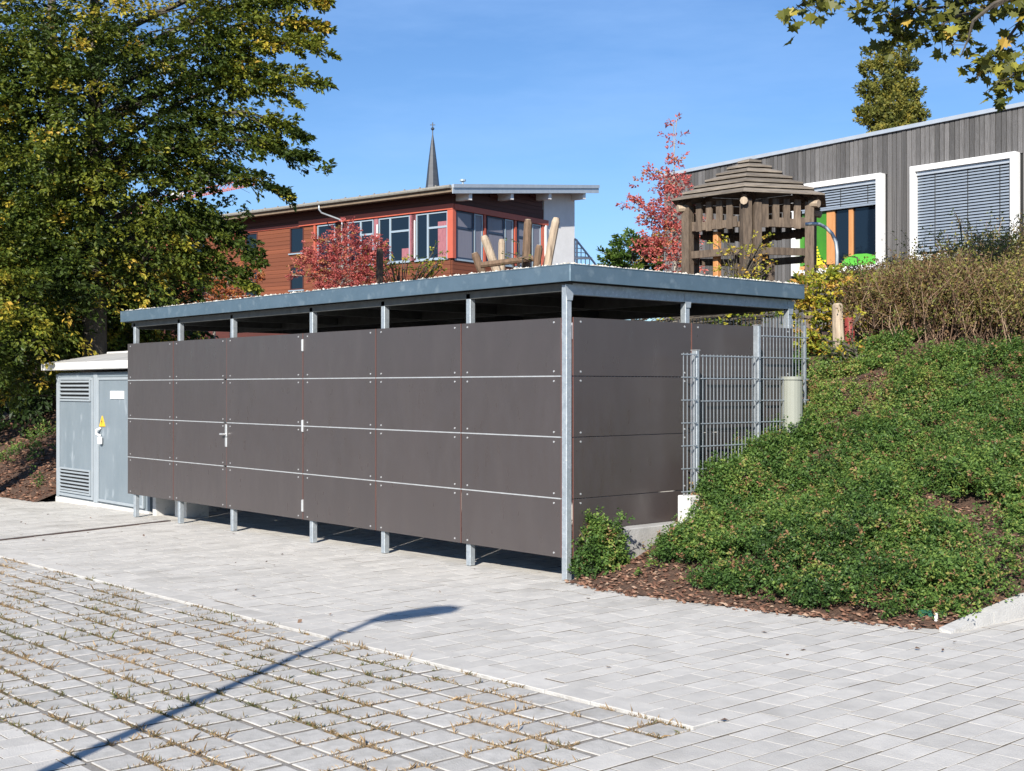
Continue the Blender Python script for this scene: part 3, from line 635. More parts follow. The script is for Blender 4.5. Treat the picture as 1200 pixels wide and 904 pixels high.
# right face windows
ys = [(.22, 1.42, 1), (1.5, 2.1, 0), (2.42, 3.66, 1), (3.74, 4.36, 0), (4.72, 5.78, 1), (5.86, 6.55, 0)]
for y0, y1, tr in ys:
    w_ = MB().box(-.02, -.005, y0 + .04, y1 - .04, 7.34, 9.36).build('window', M['glass_b'], rb)
    f = MB().box(-.03, .03, y0, y0 + .06, 7.28, 9.4).box(-.03, .03, y1 - .06, y1, 7.28, 9.4).box(-.03, .028, y0 + .062, y1 - .062, 7.28, 7.36).box(-.03, .028, y0 + .062, y1 - .062, 9.34, 9.4)
    if tr: f.box(-.03, .028, y0 + .062, y1 - .062, 8.62, 8.72)
    f.build('frame', M['railing'] if tr else M['win_al'], w_)
for y in (2.25, 4.54): MB().box(-.02, .06, y - .09, y + .05, 7.28, 9.418).build('mullion_post', M['salmon'], rb)
MB().box(-.02, .06, 6.60, 6.80, 5, 9.418).build('mullion_post', M['salmon'], rb)
MB().box(-.06, .05, .15, 6.6, 7.2, 7.279).build('sill', M['win_al'], rb)
MB().prism([(-6, 6.82, 4), (-6, 9.4, 4), (-6, 9.4, 11.27), (-6, 6.82, 10.95)], (6.02, 0, 0)).build('white_end_wall', M['render_w'], rb)
MB().box(.02, 0.14, 6.8, 6.9, 5, 9.415).build('white_post', M['white'], rb)
# roof: monopitch rising along +y
def rp(y, z): return 10.17 + .124 * (y + .95) + z
mb = MB(); xa, xb, ya, yb_ = bx0 - .5, .82, -.95, 10.15
mb.v = [(xa, ya, rp(ya, -.16)), (xb, ya, rp(ya, -.16)), (xb, yb_, rp(yb_, -.16)), (xa, yb_, rp(yb_, -.16)), (xa, ya, rp(ya, .06)), (xb, ya, rp(ya, .06)), (xb, yb_, rp(yb_, .06)), (xa, yb_, rp(yb_, .06))]
mb.f = [(3, 2, 1, 0), (4, 5, 6, 7), (0, 1, 5, 4), (1, 2, 6, 5), (2, 3, 7, 6), (3, 0, 4, 7)]; rf = mb.build('roof', M['soffit'], rb)
mb = MB(); mb.tube([(xa, ya - .08, rp(ya, .06)), (xb - .05, ya - .08, rp(ya, .06))], .085, 8).build('gutter', M['rooftile'], rf)
def slab(dx0, dx1, z0, z1, m, nm, y1=yb_ + .15, y0=ya - .02):
    mb = MB(); mb.v = [(dx0, y0, rp(y0, z0)), (dx1, y0, rp(y0, z0)), (dx1, y1, rp(y1, z0)), (dx0, y1, rp(y1, z0)), (dx0, y0, rp(y0, z1)), (dx1, y0, rp(y0, z1)), (dx1, y1, rp(y1, z1)), (dx0, y1, rp(y1, z1))]
    mb.f = [(3, 2, 1, 0), (4, 5, 6, 7), (0, 1, 5, 4), (1, 2, 6, 5), (2, 3, 7, 6), (3, 0, 4, 7)]; mb.build(nm, m, rf)
slab(.82, .87, -.24, .0, M['trim_l'], 'verge_board'); slab(.79, .92, .005, .16, M['trim_l'], 'verge_trim')
for y in (.35, 3.35, 6.3, 9.2):
    MB().box(-.5, .75, y - .11, y + .11, rp(y, -.52), rp(y, -.165)).build('rafter_end', M['white'], rb)
for k in range(46): ubox('roof_clip', bx0 + .5 + k * .92, bx0 + .56 + k * .92, -1.05, -.99, rp(ya, .14), rp(ya, .19), M['rooftile'], rb)
MB().tube([(-.4, 1.2, rp(1.2, .0)), (-.4, 1.2, rp(1.2, .45))], .05, 6).tube([(-.4, 1.2, rp(1.2, .42)), (-.4, 1.2, rp(1.2, .5))], .14, 8).build('vent_pipe', M['win_al'], rb)
# stair railing at right of it
sr = empty('stair_railing', at(680, 300, 50), 'dark blue steel stair railing beside the white end wall', 'railing')
mb = MB(); U = Vector(RIGHT)
def sp(px, py): return Vector(at(px, py, 50) - at(680, 300, 50))
mb.tube([sp(673, 280), sp(675, 281), sp(697, 309), sp(702, 325)], .045, 6)
for yv in (286, 291, 296, 301): mb.tube([sp(673, yv), sp(680 + (yv - 286) * .8, yv + .5)], .018, 5)
mb.tube([sp(673, 303), sp(694, 303)], .04, 6).tube([sp(676, 281), sp(676, 325)], .04, 6).tube([sp(673.5, 281), sp(673.5, 325)], .03, 6)
for k in range(3): mb.tube([sp(681 + k * 5, 289 + k * 6), sp(681 + k * 5, 325)], .02, 5)
mb.build('rail', M['railing'], sr)

# church spire far behind
cs = at(507, 454, 210); cs[2] = 0
ch = empty('church_spire', cs, 'slender dark slate church spire with cross far beyond the red timber roof', 'church')
sc = 210 / FPX
def ring8(z, r, n=8, o=.2): return [(r * math.cos(2 * PI * k / n + o), r * math.sin(2 * PI * k / n + o), z) for k in range(n)]
mb = MB(); prev = None
for z, r in ((1.6 + 222 * sc, 11 * sc), (1.6 + 236 * sc, 8.0 * sc), (1.6 + 262 * sc, 5.3 * sc), (1.6 + 285 * sc, 2.4 * sc), (1.6 + 297 * sc, .5 * sc)):
    b = len(mb.v); mb.v += ring8(z, r)
    if prev is not None: mb.f += [(prev + k, prev + (k + 1) % 8, b + (k + 1) % 8, b + k) for k in range(8)]
    prev = b
mb.build('spire', M['slate'], ch)
MB().tube([(0, 0, 5), (0, 0, 1.6 + 222 * sc)], 10 * sc, 4).build('tower', M['render_w'], ch)
zt = 1.6 + 297 * sc; MB().tube([(0, 0, zt), (0, 0, zt + 1.9)], .09, 6).tube([(0, 0, zt + .55), (0, 0, zt + .75), (0, 0, zt + .95), (0, 0, zt + 1.1)], [.1, .3, .3, .1], 8).tube([tuple(-RIGHT * .45 + UP * (zt + 1.5)), tuple(RIGHT * .45 + UP * (zt + 1.5))], .07, 5).build('cross', M['slate'], ch)
# crane jib
cj = empty('tower_crane', at(205, 232, 150), 'pale red tower crane jib seen between the leaves above the roofline', 'crane')
def cp(px, py, dz=0, dd=0): return Vector(at(px, py, 150 + dd) - at(205, 232, 150)) + Vector((0, 0, dz))
mb = MB(); A0, A1 = cp(160, 241), cp(300, 213)
for q in (Vector((0, 0, .45)), Vector(FWD) * .45 + Vector((0, 0, -.3)), Vector(FWD) * -.45 + Vector((0, 0, -.3))): mb.tube([A0 + q, A1 + q], .1, 4)
for k in range(26):
    t0 = A0.lerp(A1, k / 26); t1 = A0.lerp(A1, (k + .5) / 26); t2 = A0.lerp(A1, (k + 1) / 26); q = Vector(FWD) * -.45 + Vector((0, 0, -.3)); u = Vector((0, 0, .45)); mb.tube([t0 + q, t1 + u, t2 + q], .06, 4)
mb.build('jib', M['craneR'], cj); MB().box(*(sum(([v - e, v + e] for v, e in zip(cp(207, 231, .2), (.6, .6, .35))), []))).build('counterweight', M['white'], cj)
MB().tube([tuple(cp(160, 241)), tuple(cp(160, 241)) [:2] + (cp(160, 241)[2] - 22,)], .7, 4).build('mast', M['craneR'], cj)

# ================================================================== GREY TIMBER BUILDING
GO = np.array([-15.87, 19.0, 0.])
gb = empty('kindergarten_building', GO, 'flat roofed building clad in weathered grey vertical boards with white framed windows', 'building')
def gtop(x): return 7.49 + .0217 * x
W1 = (4.41, 6.96, 4.39, 6.66); W2 = (7.723, 10.268, 4.51, 6.70)
MB().prism([(.03, .04, 2.5), (19, .04, 2.5), (19, .04, gtop(19)), (.03, .04, gtop(0.03))], (0, 9, 0)).build('wall_core', M['black'], gb)
x = 0.0
while x < 14.5:
    bw = random.choice((.115, .125, .135)); x1 = x + bw - .018; d = random.choice((0, .006, .012)); zt = gtop(x) - .03; segs = [(2.6, zt)]
    for (a_, b_, c_, e_) in (W1, W2):
        if x1 > a_ + .02 and x < b_ - .02: segs = [(2.6, c_ + .02), (e_ - .02, zt)]
    for s0, s1 in segs: ubox('wall_board', x, x1, d, .038 + d * 0, s0, s1, M['wood_g'], gb)
    x += bw
mb = MB(); mb.prism([(-.05, -.05, gtop(0) - .035), (19, -.05, gtop(19) - .035), (19, -.05, gtop(19) + .055), (-.05, -.05, gtop(0) + .055)], (0, 9.1, 0)).build('roof_trim', M['trim_l'], gb)
x = .1
for y in np.arange(.1, 8.9, .125): ubox('side_board', -.03, .028, y, y + .113, 2.6, gtop(0) - .04, M['wood_g'], gb)
def gwin(w, blind_z, n):
    x0, x1, z0, z1 = w; t = .13
    W_ = MB().box(x0 + .02, x1 - .02, .030, .036, z0 + .02, z1 - .02).build('window', M['glass'], gb)
    # pushed out surround: the box stands proud of the boards
    MB().box(x0, x0 + t, -.19, .028, z0, z1, .004).box(x1 - t, x1, -.19, .028, z0, z1, .004).box(x0 + t + .001, x1 - t - .001, -.188, .028, z1 - t, z1, .004).box(x0 + t + .001, x1 - t - .001, -.188, .028, z0, z0 + t, .004).build('frame', M['white'], W_)
    b = MB(); ht = (z1 - t - .03 - blind_z) / n
    MB().box(x0 + t + .01, x1 - t - .01, -.12, -.03, z1 - t - .09, z1 - t - .005).build('blind_box', M['trim_l'], W_)
    for i in range(n):
        z = blind_z + ht * (i + .5)
        if z > z1 - t - .09: continue
        a0, a1 = x0 + t + .015, x1 - t - .015; k = len(b.v)
        b.v += [(a0, -.045, z + ht * .42), (a1, -.045, z + ht * .42), (a1, -.075, z + ht * .1), (a0, -.075, z + ht * .1), (a1, -.085, z - ht * .36), (a0, -.085, z - ht * .36)]
        b.f += [(k + 3, k + 2, k + 1, k), (k + 5, k + 4, k + 2, k + 3)]
    b.build('blind_slats', M['blind'], W_, kind='stuff')
    MB().box(x0 + t + .015, x1 - t - .015, -.095, -.045, blind_z - .05, blind_z, .004).build('bottom_rail', M['blind'], W_)
    c_ = MB()
    for u in (.2, .55, .88): xx_ = x0 + t + (x1 - x0 - 2 * t) * u; c_.box(xx_ - .008, xx_ + .008, -.092, -.088, blind_z - .04, z1 - t - .09)
    c_.build('blind_cord', M['black'], W_)
    return W_
w1 = gwin(W1, 5.99, 8); w2 = gwin(W2, 4.76, 26)
# timber casement of the half open window
x0, x1, z0, z1 = W1; zb_, zt_ = z0 + .135, 5.93
for nm, q in (('timber_jamb', (5.35, 5.58)), ('timber_mullion', (5.98, 6.10))): MB().box(q[0], q[1], -.03, .028, zb_, zt_, .006).build(nm, M['orange_w'], w1)
MB().box(x0 + .14, x1 - .14, -.03, .028, zb_, zb_ + .1, .006).build('timber_rail', M['orange_w'], w1)
MB().box(x0 + .14, 5.34, -.002, .026, zb_ + .102, zt_).build('green_sheet', M['sheetgreen'], w1)
mb = MB()
for k in range(9): mb.box(4.98 - k * .01, 5.18 - k * .028, -.008, -.003, 4.75 + k * .075, 4.80 + k * .075)
mb.box(4.95, 5.32, -.0085, -.003, 4.63, 4.74); mb.build('yellow_print', M['sheetyellow'], w1)
gc = empty('green_cushion', tuple(GO + np.array([6.2, -.06, 4.53])), 'bright green cloth lying on the sill inside the half shaded window', 'cloth')
mb = MB(); base = [(-.42, .02), (-.3, .2), (.0, .28), (.3, .27), (.5, .22), (.58, .04)]
mb.prism([(-.45, 0, 0)] + [(a_, 0, b_) for a_, b_ in base[1:]] + [(.6, 0, 0)], (0, .05, 0)).build('cloth', M['brightgreen'], gc)

# ================================================================== PLAY TOWER
TC = at(879, 454, 25); TC[2] = 0
pt = empty('play_tower', TC, 'hexagonal weathered timber play tower with layered board roof on the bank', 'playhouse')
def hv(beta, r, z): b = math.radians(beta); v = RIGHT * math.sin(b) * r - FWD * math.cos(b) * r; return Vector((v[0], v[1], z))
BET = [-15 + 60 * k for k in range(6)]
RR, RP_ = 1.66, 1.36; ZE, ZA = 5.22, 6.16; base_rot = []
NL = 7
lay_me = []
for L_ in range(NL):
    # one board course of a roof side, in the frame of side 0, shared by the six sides
    f0, f1 = L_ / NL, (L_ + 1.12) / NL; f1 = min(f1, 1)
    r0, r1 = RR * (1 - f0) + .035, RR * (1 - f1) * 1.0; z0, z1 = ZE + (ZA - ZE) * f0, ZE + (ZA - ZE) * f1
    a0, a1 = hv(BET[0], r0 * .997, z0), hv(BET[1], r0 * .997, z0); b0, b1 = hv(BET[0], max(r1, .02), z1), hv(BET[1], max(r1, .02), z1)
    lo_ = Vector((0, 0, .042)); up = Vector((0, 0, .075)); mb = MB(); mb.v = [tuple(p) for p in (a0 + lo_, a1 + lo_, b1 - lo_ * .3, b0 - lo_ * .3, a0 + up, a1 + up, b1 + lo_ * .3, b0 + lo_ * .3)]
    mb.f = [(3, 2, 1, 0), (4, 5, 6, 7), (0, 1, 5, 4), (1, 2, 6, 5), (2, 3, 7, 6), (3, 0, 4, 7)]
    me = mb.mesh('roof_board'); me.materials.append(M['tower_r']); lay_me.append(me)
for k in range(6):
    for me in lay_me: link('roof_board', me, None, pt, (0, 0, 0), -math.radians(60) * k if False else math.radians(60) * k)
    a0 = hv(BET[k], RR * .99, ZE - .0); a1 = hv(BET[k], .05, ZA - .01); MB().tube([a0 * .93 + Vector((0, 0, ZE * .07 - .03)), a1 - Vector((0, 0, .08))], .05, 6).build('hip_rafter', M['tower'], pt)
    e0, e1 = hv(BET[k], RP_, 0), hv(BET[k] + 60, RP_, 0); d = (e1 - e0).normalized(); nn = Vector((d.y, -d.x, 0)); 
    if nn.dot(e0) < 0: nn = -nn
    wid = .115 if k else .12; base = hv(BET[k], RP_, 0)
    def bar(c, hw, hd, z0, z1, nm, m=M['tower']):
        p = [c - d * hw - nn * hd, c + d * hw - nn * hd, c + d * hw + nn * hd, c - d * hw + nn * hd]
        mb = MB(); mb.prism([(q.x, q.y, z0) for q in p], (0, 0, z1 - z0)); return mb.build(nm, m, pt)
    bar(base + d * .02, .088, .085, 2.6, 5.16, 'post')
    if k == 0: bar(base + d * .25, .075, .06, 2.6, 5.14, 'post')
    Ls = (e1 - e0).length
    nb = 4; u0, pt_ = (.42, .225) if k == 0 else (.30, .24)
    for i in range(nb):
        u = u0 + pt_ * i
        bar(e0 + d * u, .066, .022, 4.64 + random.uniform(-.02, .02), 5.2, 'tower_board')
        bar(e0 + d * (u - pt_ / 2), .045, .018, 4.66, 4.82 + random.uniform(-.03, .03), 'tower_board')
    bar(e0 + d * (u + pt_ / 2), .045, .018, 4.66, 4.86, 'tower_board')
    bar(e0 + d * (Ls / 2) - nn * .07, Ls / 2 - .1, .03, 4.66, 4.76, 'cross_beam')
    bar(e0 + d * (Ls / 2) - nn * .04, Ls / 2 - .1, .035, 4.13, 4.27, 'rail')
    MB().tube([hv(BET[k], RP_ + .0, 5.13), hv(BET[k], RP_ + .2, 5.11)], .075, 8).build('beam_end', M['log'], pt)
MB().prism([tuple(hv(b, RP_ - .1, 3.55)) for b in BET], (0, 0, .06)).build('floor', M['tower'], pt)
MB().tube([Vector((0, 0, 2.6)) + hv(160, .5, 0), Vector((0, 0, 5.1)) + hv(160, .5, 0)], .1, 7).build('post', M['tower'], pt)
for b_, r_, za, zb2 in ((-50, 1.0, 3.3, 4.62), (-25, .95, 3.3, 4.3), (15, .9, 3.3, 4.05), (150, .95, 3.3, 4.7)):
    c = hv(b_, r_, 0); MB().box(c.x - .06, c.x + .06, c.y - .06, c.y + .06, za, zb2, .01).build('picket', M['orange_w'] if b_ == -50 else M['tower'], pt)
# curved pipe and posts right of the tower
cpz = at(980, 356, 14.6)
gpipe = empty('curved_pipe', cpz, 'thin galvanised pipe arching over from a timber post beside the play tower', 'pipe')
def rel(px, py, D=14.6, o=cpz): return tuple(at(px, py, D) - o)
arc = [rel(944, 263), rel(952, 262.5), rel(960, 263), rel(968, 267), rel(975, 274), rel(979.5, 284), rel(981, 296), rel(980.5, 356)]
MB().tube(arc, .021, 8).build('pipe', M['galv'], gpipe, smooth=True)
def logp(name, px0, y0, px1, y1, D, r, m, label, cat, group=None, n=9, taper=.9, kind='log'):
    base = at(px0, y0, D); top = at(px1, y1, D); gz = hz(base[0], base[1])
    if base[2] > gz - .1: base = top + (base - top) * (top[2] - gz + .12) / (top[2] - base[2])
    top = top - base; e = empty(name, base, label, cat, group)
    top = Vector(top); mb = MB(); mb.tube([(0, 0, 0), tuple(top * .3 + Vector((.015, 0, 0))), tuple(top * .7), tuple(top * .97), tuple(top)], [r, r * 1.0, r * .95, r * taper, r * taper * .75], n)
    mb.build('shaft', m, e, smooth=False)
    MB().tube([tuple(top), tuple(top * 1.004)], r * taper * .7, n).build('cut_end', M['log'], e); return e
logp('timber_post', 982, 426, 981.5, 356, 14.0, .068, M['log'], 'short grey timber post under the arched pipe among the yellow leaves', 'post')
logp('timber_post', 995.5, 424, 995.5, 372, 14.2, .062, M['redpaint'], 'faded red timber post right of the grey one', 'post')
logp('timber_post', 1019.5, 400, 1019.5, 350, 16.4, .04, M['conc'], 'slim pale post behind the brown shrubs', 'post')
bm = empty('timber_beam', at(985, 341, 16), 'dark horizontal timber beam behind the posts below the grey wall', 'beam')
MB().tube([(0, 0, 0), tuple(at(1042, 340, 16) - at(985, 341, 16))], .055, 6).tube([tuple(at(990, 341, 16) - at(985, 341, 16)), tuple(at(990, 341, 16) - at(985, 341, 16) - UP * 1.6)], .05, 6).tube([tuple(at(1040, 341, 16) - at(985, 341, 16)), tuple(at(1040, 341, 16) - at(985, 341, 16) - UP * 1.6)], .05, 6).build('beam', M['logd'], bm)
# playground logs above the roof
G = 'timber logs standing in the playground'
logp('play_log', 640, 318, 652, 256, 21, .078, M['log'], 'tall pale log leaning right in front of the white end wall', 'log', G)
logp('play_log', 582, 318, 567, 277, 21, .078, M['log'], 'pale log leaning left above the shed roof', 'log', G)
logp('play_log', 588, 314, 588, 281, 21.4, .066, M['log'], 'short pale rounded log between the two darker ones', 'log', G)
logp('play_log', 616, 318, 619, 258, 20.6, .078, M['logd'], 'tall dark brown upright log entwined with leaves', 'log', G)
logp('play_log', 628, 318, 632, 288, 20.8, .07, M['logd'], 'short dark brown log at the foot of the tall pale one', 'log', G)
logp('play_log', 565, 320, 556, 297, 20.8, .075, M['logd'], 'dark stump at the left end of the logs', 'log', G)
lb = empty('play_beam', at(563, 311, 20.4), 'weathered timber beam lying along the foot of the logs', 'beam', G)
MB().tube([(0, 0, 0), tuple(at(625, 303, 20.4) - at(563, 311, 20.4))], .05, 8).build('shaft', M['logd'], lb)
logp('timber_post', 445, 325, 445, 292, 26, .075, M['logd'], 'dark square topped post beside the red shrub in front of the windows', 'post', n=4, taper=1)
# small irrigation boxes by the kerb
gbx = empty('garden_marker', (3.22, .13, .085), 'small dark green plastic box with a white peg at the tip of the planted bed', 'marker')
for p0, p1 in ((1075.5, 1096.5), (1098, 1107)):
    a0 = at(p0, 732.5, 8.25) - np.array([3.22, .13, .05]); b0 = at(p1, 734, 8.2) - np.array([3.22, .13, .05]); d = Vector(b0 - a0); d.z = 0; nn = Vector((-d.y, d.x, 0)).normalized() * .04
    z0 = -.03; MB().prism([(a0[0], a0[1], z0), (b0[0], b0[1], z0), (b0[0] + nn.x, b0[1] + nn.y, z0), (a0[0] + nn.x, a0[1] + nn.y, z0)], (0, 0, .075)).build('box', M['green_p'], gbx)
a0 = at(1097, 734, 8.15) - np.array([3.22, .13, .05]); MB().box(a0[0] - .008, a0[0] + .008, a0[1] - .008, a0[1] + .008, -.04, .045).build('peg', M['white'], gbx)

# street lamp behind the photographer whose shadow lies on the paving
HL = 3.7; hx, hy = .49, -2.34; hz0 = hx * GS; L_ = (HL - hz0) / math.tan(math.radians(SUN_EL))
lx, ly = hx - TX * L_, hy - TY * L_
sl = empty('street_lamp', (lx, ly, lx * GS), 'slim grey street lamp with a flat luminaire standing behind the viewpoint, casting the long shadow', 'street lamp')
MB().tube([(0, 0, -.1), (0, 0, 1.2), (0, 0, HL)], [.05, .04, .03], 10).build('pole', M['galv'], sl)
mb = MB(); mb.prism([(-.04, -.02, HL - .02), (.04, -.02, HL - .02), (.12, .14, HL + .0), (.13, .6, HL + .0), (.06, .70, HL), (-.06, .70, HL), (-.13, .6, HL), (-.12, .14, HL)], (0, 0, .06)).build('luminaire', M['dark_steel'], sl)

# ================================================================== VEGETATION
def spray_tree(name, base, h, label, group, sprays, mleaf, mbark, trunk_r, tw=None, nleaf=40, lsize=.085, upw=1.0, limbs=None, nl=0):
    """sprays: array (n, 8): centre xyz, direction xyz, length, tint"""
    base = np.asarray(base, float); e = empty(name, base, label, 'tree', group)
    mb = MB(); top = Vector((0, 0, h)); mb.tube([(0, 0, -.4), (.05, 0, h * .25), (-.05, .05, h * .55), (0, 0, h * .9)], [trunk_r, trunk_r * .8, trunk_r * .5, trunk_r * .12], 9); mb.build('trunk', mbark, e, smooth=True)
    mb = MB(); C_ = sprays[:, :3] - base; D_ = unit(sprays[:, 3:6]); nb = len(C_)
    sel = RG.choice(nb - nl, min(nb - nl, tw or 160), replace=False)
    for (x0, y0, D0, x1, y1, D1, n_, sp_) in (limbs or []):
        a_, b_ = at(x0, y0, D0) - base, at(x1, y1, D1) - base; ln_ = np.linalg.norm(b_ - a_); s0 = np.array([0, 0, max(a_[2] - .8, .5)])
        pts = [s0] + [a_ + (b_ - a_) * u_ + UP * .12 * ln_ * math.sin(u_ * PI) + RG.normal(0, .04, 3) for u_ in (0, .25, .5, .75, .95)]
        mb.tube([tuple(p_) for p_ in pts], [.06, .045, .032, .022, .012, .004], 6, caps=False)
        for k_ in range(10):
            i_ = RG.integers(1, 3); q_ = pts[i_] + (pts[i_ + 1] - pts[i_]) * RG.random(); d_ = unit(b_ - a_) * .5 + RG.normal(0, .5, 3) * np.array([1, 1, .5]); mb.tube([tuple(q_), tuple(q_ + d_ * .3), tuple(q_ + d_ * .55 - UP * .03)], [.008, .005, .002], 4, caps=False)
    for i in sel:
        c = C_[i]; hgt = np.clip(c[2] - .35 * np.hypot(c[0], c[1]), .12 * h, .85 * h); s0 = np.array([0, 0, hgt]); mid = (s0 + c) / 2 + UP * .12 * np.linalg.norm(c - s0)
        r = .007 * np.linalg.norm(c - s0) + .004; r = min(r, trunk_r * .4); mb.tube([tuple(s0), tuple(mid), tuple(c), tuple(c + D_[i] * sprays[i, 6] * .7)], [r, r * .6, .012, .004], 5, caps=False)
    mb.build('branches', mbark, e)
    n = nb * nleaf; Cc = np.repeat(C_, nleaf, 0); Dd = np.repeat(D_, nleaf, 0); LL = np.repeat(sprays[:, 6], nleaf); T = np.repeat(sprays[:, 7], nleaf)
    side = unit(np.cross(Dd, UP) + 1e-4); upv = np.cross(side, Dd); u = RG.random(n) ** .9; v = RG.uniform(-1, 1, n) * (1.05 - u) * .55
    P = Cc + Dd * (u * LL)[:, None] + side * (v * LL)[:, None] + upv * RG.normal(0, .07, n)[:, None] * LL[:, None] - UP * (u ** 2 * .12 * LL)[:, None]
    Nn = upv * upw + RG.normal(0, .55, (n, 3)); A = Dd + side * np.sign(v)[:, None] * .8 + RG.normal(0, .3, (n, 3)) - UP * .3
    leaves('crown', P, Nn, RG.uniform(.7, 1.25, n) * lsize, T + RG.normal(0, .07, n), mleaf, e, W=.55, A=A); return e
def blob_sprays(blobs, dens, L, tintf, axis, droop=.15):
    out = []
    for (px, py, D, r, rd) in blobs:
        c = at(px, py, D); R_ = r * D / FPX; n = int(dens * R_ * R_)
        d = unit(RG.normal(size=(n, 3))); rad = RG.uniform(.25, 1, n) ** .45
        off = d * rad[:, None] * R_; dep = off @ FWD; off = off + FWD * (dep * (rd - 1))[:, None]
        P = c + off; h = P - axis; h[:, 2] = 0; dirn = unit(unit(h) * .8 + d * .6 + RG.normal(0, .25, (n, 3)) - UP * droop)
        out.append(np.concatenate([P, dirn, (RG.uniform(.6, 1.15, n) * L)[:, None], tintf(P)[:, None]], 1))
    return np.concatenate(out)
def limb_sprays(lines, L, tintf):   # boughs reaching out over the roof
    out = []
    for (x0, y0, D0, x1, y1, D1, n, sp) in lines:
        a_, b_ = at(x0, y0, D0), at(x1, y1, D1); ln = np.linalg.norm(b_ - a_); u = RG.random(n); P = a_ + (b_ - a_) * u[:, None] + RG.normal(size=(n, 3)) * (sp * (1.05 - u) * D0 / FPX)[:, None] * np.array([1, 1, .55])
        P[:, 2] += .12 * ln * np.sin(u * PI) ; dirn = unit(unit(b_ - a_)[None] + RG.normal(0, .35, (n, 3)) - UP * .1)
        out.append(np.concatenate([P, dirn, (RG.uniform(.55, 1.0, n) * L * (1.05 - .45 * u))[:, None], tintf(P)[:, None]], 1))
    return np.concatenate(out)
def tint_horn(P):
    n = len(P); t = .42 + (vnoise(P, 1.1, 21) - .5) * .55 + RG.normal(0, .10, n); y = RG.random(n) < .025 + .5 * (vnoise(P, 1.3, 33) > .70); return np.where(y, RG.uniform(.72, .93, n), np.clip(t, .03, .62))
ax1 = at(110, 454, 20.5); b1 = ax1.copy(); b1[2] = hz(b1[0], b1[1]) - .1
bl = [(60, 40, 20, 100, .9), (175, 20, 20, 85, .9), (130, 130, 20, 95, .9), (60, 160, 20, 95, .9), (205, 120, 20, 42, .6), (260, 35, 20, 45, .6), (190, 205, 20, 48, .7), (140, 230, 20.3, 75, .9), (170, 290, 20.5, 58, .8), (235, 285, 20.5, 40, .6)]
sp1 = blob_sprays(bl, 112, .62, tint_horn, ax1)
ln = [(200, 175, 20.4, 380, 201, 19.6, 62, 24), (210, 120, 20.2, 374, 100, 19.6, 62, 24), (240, 80, 20.3, 388, 62, 19.5, 62, 20), (250, 20, 20.3, 380, 6, 19.6, 62, 24), (200, 215, 20.3, 330, 226, 19.6, 52, 20),
      (190, 255, 20.5, 300, 306, 20, 60, 26), (180, 300, 20.6, 292, 338, 20.2, 46, 18), (240, -10, 20.3, 372, -25, 19.6, 46, 26), (250, 50, 20.3, 380, 36, 19.8, 46, 18), (220, 140, 20.3, 352, 160, 19.7, 50, 18),
      (200, 150, 20.3, 345, 190, 19.9, 46, 16), (215, 90, 20.1, 345, 122, 19.7, 46, 18)]
sp1 = np.concatenate([sp1, limb_sprays(ln, .5, tint_horn)])
spray_tree('deciduous_tree', b1, 11, 'tall leafy green tree turning yellow at its tips, spreading over the shed roof', 'trees on the left bank', sp1, M['leaf_hornbeam'], M['bark'], .24, tw=70, nleaf=44, lsize=.088, limbs=ln, nl=sum(q[6] for q in ln))
def tint_low(P):
    n = len(P); t = .36 + (vnoise(P, 1.2, 22) - .5) * .6 + RG.normal(0, .10, n); y = RG.random(n) < .10; return np.where(y, RG.uniform(.78, .93, n), np.clip(t, .02, .7))
ax2 = at(-40, 454, 20.2); b2 = ax2.copy(); b2[2] = hz(b2[0], b2[1]) - .1
sp2 = blob_sprays([(-40, 60, 20, 110, .8), (-30, 200, 20, 100, .8), (20, 250, 19.8, 75, .8), (20, 340, 19.6, 75, .8), (-40, 360, 19.8, 90, .8), (75, 300, 19.8, 60, .8), (25, 410, 20.4, 44, .8)], 150, .6, tint_low, ax2)
spray_tree('deciduous_tree', b2, 11, 'dense tree at the left edge with dark foliage hanging low over the bank', 'trees on the left bank', sp2, M['leaf_hornbeam'], M['bark'], .22, tw=60, nleaf=42, lsize=.088)
ax3 = at(120, 454, 21.5); b3 = ax3.copy(); b3[2] = hz(b3[0], b3[1]) - .1
sp3 = blob_sprays([(120, 350, 21.5, 62, .9), (70, 385, 21, 50, .7), (135, 385, 21.5, 42, .7), (175, 350, 21.5, 45, .8), (100, 408, 21.4, 28, .8), (10, 430, 20.8, 36, .8), (160, 385, 21.3, 35, .8)], 170, .5, tint_low, ax3)
spray_tree('deciduous_tree', b3, 5, 'low bushy tree with yellow green leaf sprays behind the transformer kiosk', 'trees on the left bank', sp3, M['leaf_hornbeam'], M['bark'], .12, tw=50, nleaf=42, lsize=.085)
# tree behind them, canopy shade painted into its dark leaves
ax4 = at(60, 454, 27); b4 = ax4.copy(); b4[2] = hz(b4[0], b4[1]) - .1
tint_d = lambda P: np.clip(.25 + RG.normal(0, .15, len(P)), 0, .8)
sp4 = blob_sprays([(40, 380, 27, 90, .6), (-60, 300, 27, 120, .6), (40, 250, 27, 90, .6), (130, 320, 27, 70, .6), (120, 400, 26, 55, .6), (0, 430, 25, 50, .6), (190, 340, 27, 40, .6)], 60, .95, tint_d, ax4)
spray_tree('deciduous_tree', b4, 12, 'tree behind the left hand trees with leaves darkened to stand for canopy shade', 'trees on the left bank', sp4, M['leaf_dark'], M['bark'], .3, tw=60, nleaf=40, lsize=.16)

